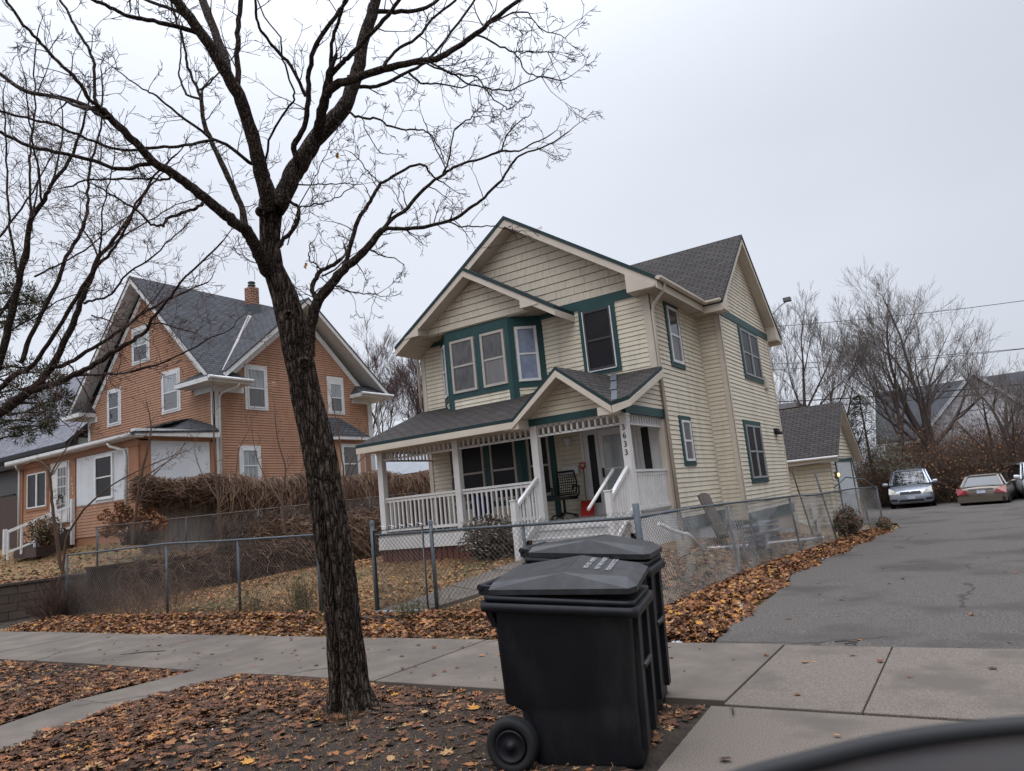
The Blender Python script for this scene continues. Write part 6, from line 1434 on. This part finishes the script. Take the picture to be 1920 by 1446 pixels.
o=pl(T,W,'grille',[(-2.46,-.46,.66),(-2.46,.46,.66),(-2.43,.42,.78),(-2.43,-.42,.78)],mat('dark_grille',(.05,.052,.06),.4),.03)
m_=MB(); 
for z in (.68,.72,.76): m_.beam(W(-2.5,-.44,z),W(-2.5,.44,z),.02,.015)
m_.build('grille_bar',chrome,T); m_=MB(); m_.lathe(W(-2.5,0,.73),W(-1,0,0)-W(0,0,0),[(0,.05),(.02,.06),(.025,.03)],14); m_.build('badge',chrome,T)
pl(T,W,'air_intake',[(-2.455,-.55,.30),(-2.455,.55,.30),(-2.455,.5,.4),(-2.455,-.5,.4)],blackp,.03)
pl(T,W,'number_plate',[(-2.49,-.17,.42),(-2.49,.17,.42),(-2.49,.17,.54),(-2.49,-.17,.54)],plate,.02)
m_=MB(); m_.beam(W(-1.62,-.6,1.13),W(-1.5,.1,1.17),.02,.02); m_.beam(W(-1.62,.0,1.13),W(-1.5,.6,1.17),.02,.02); m_.build('wiper',blackp,T)
# tan sedan, tail to the camera
T=thing('tan_sedan','tan sedan with red tail lights and a dented bumper parked tail-out','car',(.0,40,-.5))
st=[(0.0,(.84,.32,.82)),(.015,(.93,.26,.90)),(.05,(.97,.24,.94)),(.2,(1.0,.22,.95)),(.5,(1.0,.2,.93)),(.75,(1.0,.2,.92)),(.9,(.97,.22,.82)),(.98,(.9,.25,.7)),(1.0,(.8,.3,.6))]
W=car(T,(.12,39.6,-.56),math.radians(84),4.95,1.85,1.42,st,(.13,.29,.56,.72,.92,.70,.93),tan,.32)
for sd in (-1,1):
    pl(T,W,'tail_light',[(-2.44,sd*.90,.62),(-2.5,sd*.48,.66),(-2.47,sd*.56,.82),(-2.3,sd*.92,.92)],tail,.05)
    m_=MB(); m_.lathe(W(.85,sd*.92,.98),W(0,sd,0)-W(0,0,0),[(-.05,.03),(0,.07),(.14,.08),(.18,.04)],10); m_.build('mirror',tan,T)
o=pl(T,W,'bumper',[(-2.44,-.9,.3),(-2.44,.9,.3),(-2.44,.92,.54),(-2.44,-.92,.54)],tan,.10)
pl(T,W,'bumper_damage',[(-2.53,-.86,.28),(-2.53,-.72,.26),(-2.53,-.74,.5),(-2.53,-.82,.46)],blackp,.02)
pl(T,W,'number_plate',[(-2.49,-.16,.66),(-2.49,.16,.66),(-2.47,.16,.8),(-2.47,-.16,.8)],plate,.02)
m_=MB(); m_.beam(W(-2.5,-.45,.84),W(-2.5,.45,.84),.02,.03); m_.build('trunk_trim',chrome,T)
m_=MB(); m_.beam(W(-2.36,-.85,.945),W(-2.36,.85,.945),.05,.012); m_.build('trunk_edge',tan,T)
# white vehicle at the right edge
T=thing('white_car','white car cut off by the right edge of the photo','car',(3.1,38,-.5))
st2=[(0.0,(.84,.28,.72)),(.02,(.93,.2,.80)),(.08,(.98,.18,.93)),(.2,(1.0,.18,1.0)),(.5,(1.0,.18,1.02)),(.9,(1.0,.2,1.02)),(.98,(.95,.22,1.0)),(1.0,(.88,.3,.9))]
W=car(T,(2.28,40.6,-.5),math.radians(93),4.7,1.9,1.7,st2,(.17,.36,.93,.985,.98,.76,.95),wcar,.35)
for sd in (-1,1):
    m_=MB(); m_.lathe(W(-1.25,sd*.98,1.1),W(0,sd,0)-W(0,0,0),[(-.05,.04),(0,.09),(.16,.1),(.2,.05)],10); m_.build('mirror',wcar,T)
    pl(T,W,'headlight',[(-2.32,sd*.92,.68),(-2.34,sd*.50,.66),(-2.3,sd*.6,.84),(-2.15,sd*.90,.92)],lamp,.05)
# the dark car the photographer stands behind: its roof edge is close to the lens
T=thing('dark_car','glossy black car roof edge close to the lens at the bottom right','car',(2.0,-.25,-.16))
st3=[(0.0,(.8,.35,.72)),(.03,(.92,.25,.84)),(.15,(.98,.2,.93)),(.5,(1.0,.18,.96)),(.85,(.98,.2,.95)),(.97,(.92,.28,.9)),(1.0,(.84,.4,.8))]
W=car(T,(1.45,-.45,-.16),0,4.5,1.75,1.30,st3,(.14,.27,.8,.95,.95,.72,.9),dcar,.33)
def dome(x,y):
    return None
m_=MB(); NR=14; NA=114; cx,cy0=1.05,-.52; ring=[]
RP=[(a_,b_-.035) for a_,b_ in [(-.26,-1.3),(-.26,-.6),(-.25,0),(-.215,.3),(-.165,.45),(-.115,.525),(-.05,.59),(.05,.64),(.25,.67),(.9,.68),(1.8,.67),(2.15,.55),(2.3,.2),(2.32,-.5),(2.3,-1.2),(2.0,-1.6),(1.0,-1.66),(.2,-1.62),(-.15,-1.52)]]
def rim(a):
    t=(a/(2*math.pi)%1)*len(RP); k=int(t)%len(RP); f=t-int(t); P_=[RP[(k+d)%len(RP)] for d in (-1,0,1,2)]
    h=lambda i:.5*((2*P_[1][i])+(-P_[0][i]+P_[2][i])*f+(2*P_[0][i]-5*P_[1][i]+4*P_[2][i]-P_[3][i])*f*f+(-P_[0][i]+3*P_[1][i]-3*P_[2][i]+P_[3][i])*f**3)
    return Vector((h(0),h(1),0))
for i in range(NR+1):
    f_=i/NR
    for j in range(NA):
        p=rim(2*math.pi*j/NA); q=Vector((cx,cy0,0)).lerp(p,f_); q.z=1.40-.024*f_**3; m_.v.append(tuple(q))
for i in range(NR):
    for j in range(NA):
        j2=(j+1)%NA; a=i*NA+j; m_.f.append((a,(i+1)*NA+j,(i+1)*NA+j2,i*NA+j2)); m_.mi.append(0); m_.sm.append(True)
m_.build('roof_panel',mat('tinted_roof',(.008,.007,.008),.35,(.022,.017,.015),7,spec=.14),T)
m_=MB(); m_.tube([rim(2*math.pi*j/NA)+Z*1.378 for j in range(NA+1)],.0075,8,cap=False); m_.build('roof_seal',blackp,T)
m_=MB(); m_.tube([Vector((cx,cy0,0)).lerp(rim(2*math.pi*j/NA),1.006)+Z*1.374 for j in range(NA+1)],.006,8,cap=False); m_.build('roof_edge',dcar,T)
m_=MB()
for j in range(NA):
    a=rim(2*math.pi*j/NA); b=rim(2*math.pi*(j+1)/NA); g_=lambda p:Vector((1.45+(p.x-1.45)*1.1,-.45+(p.y+.45)*.74,.78)); m_.poly([a+Z*1.34,b+Z*1.34,g_(b),g_(a)],0,True)
m_.build('side_glass',carglass,T)
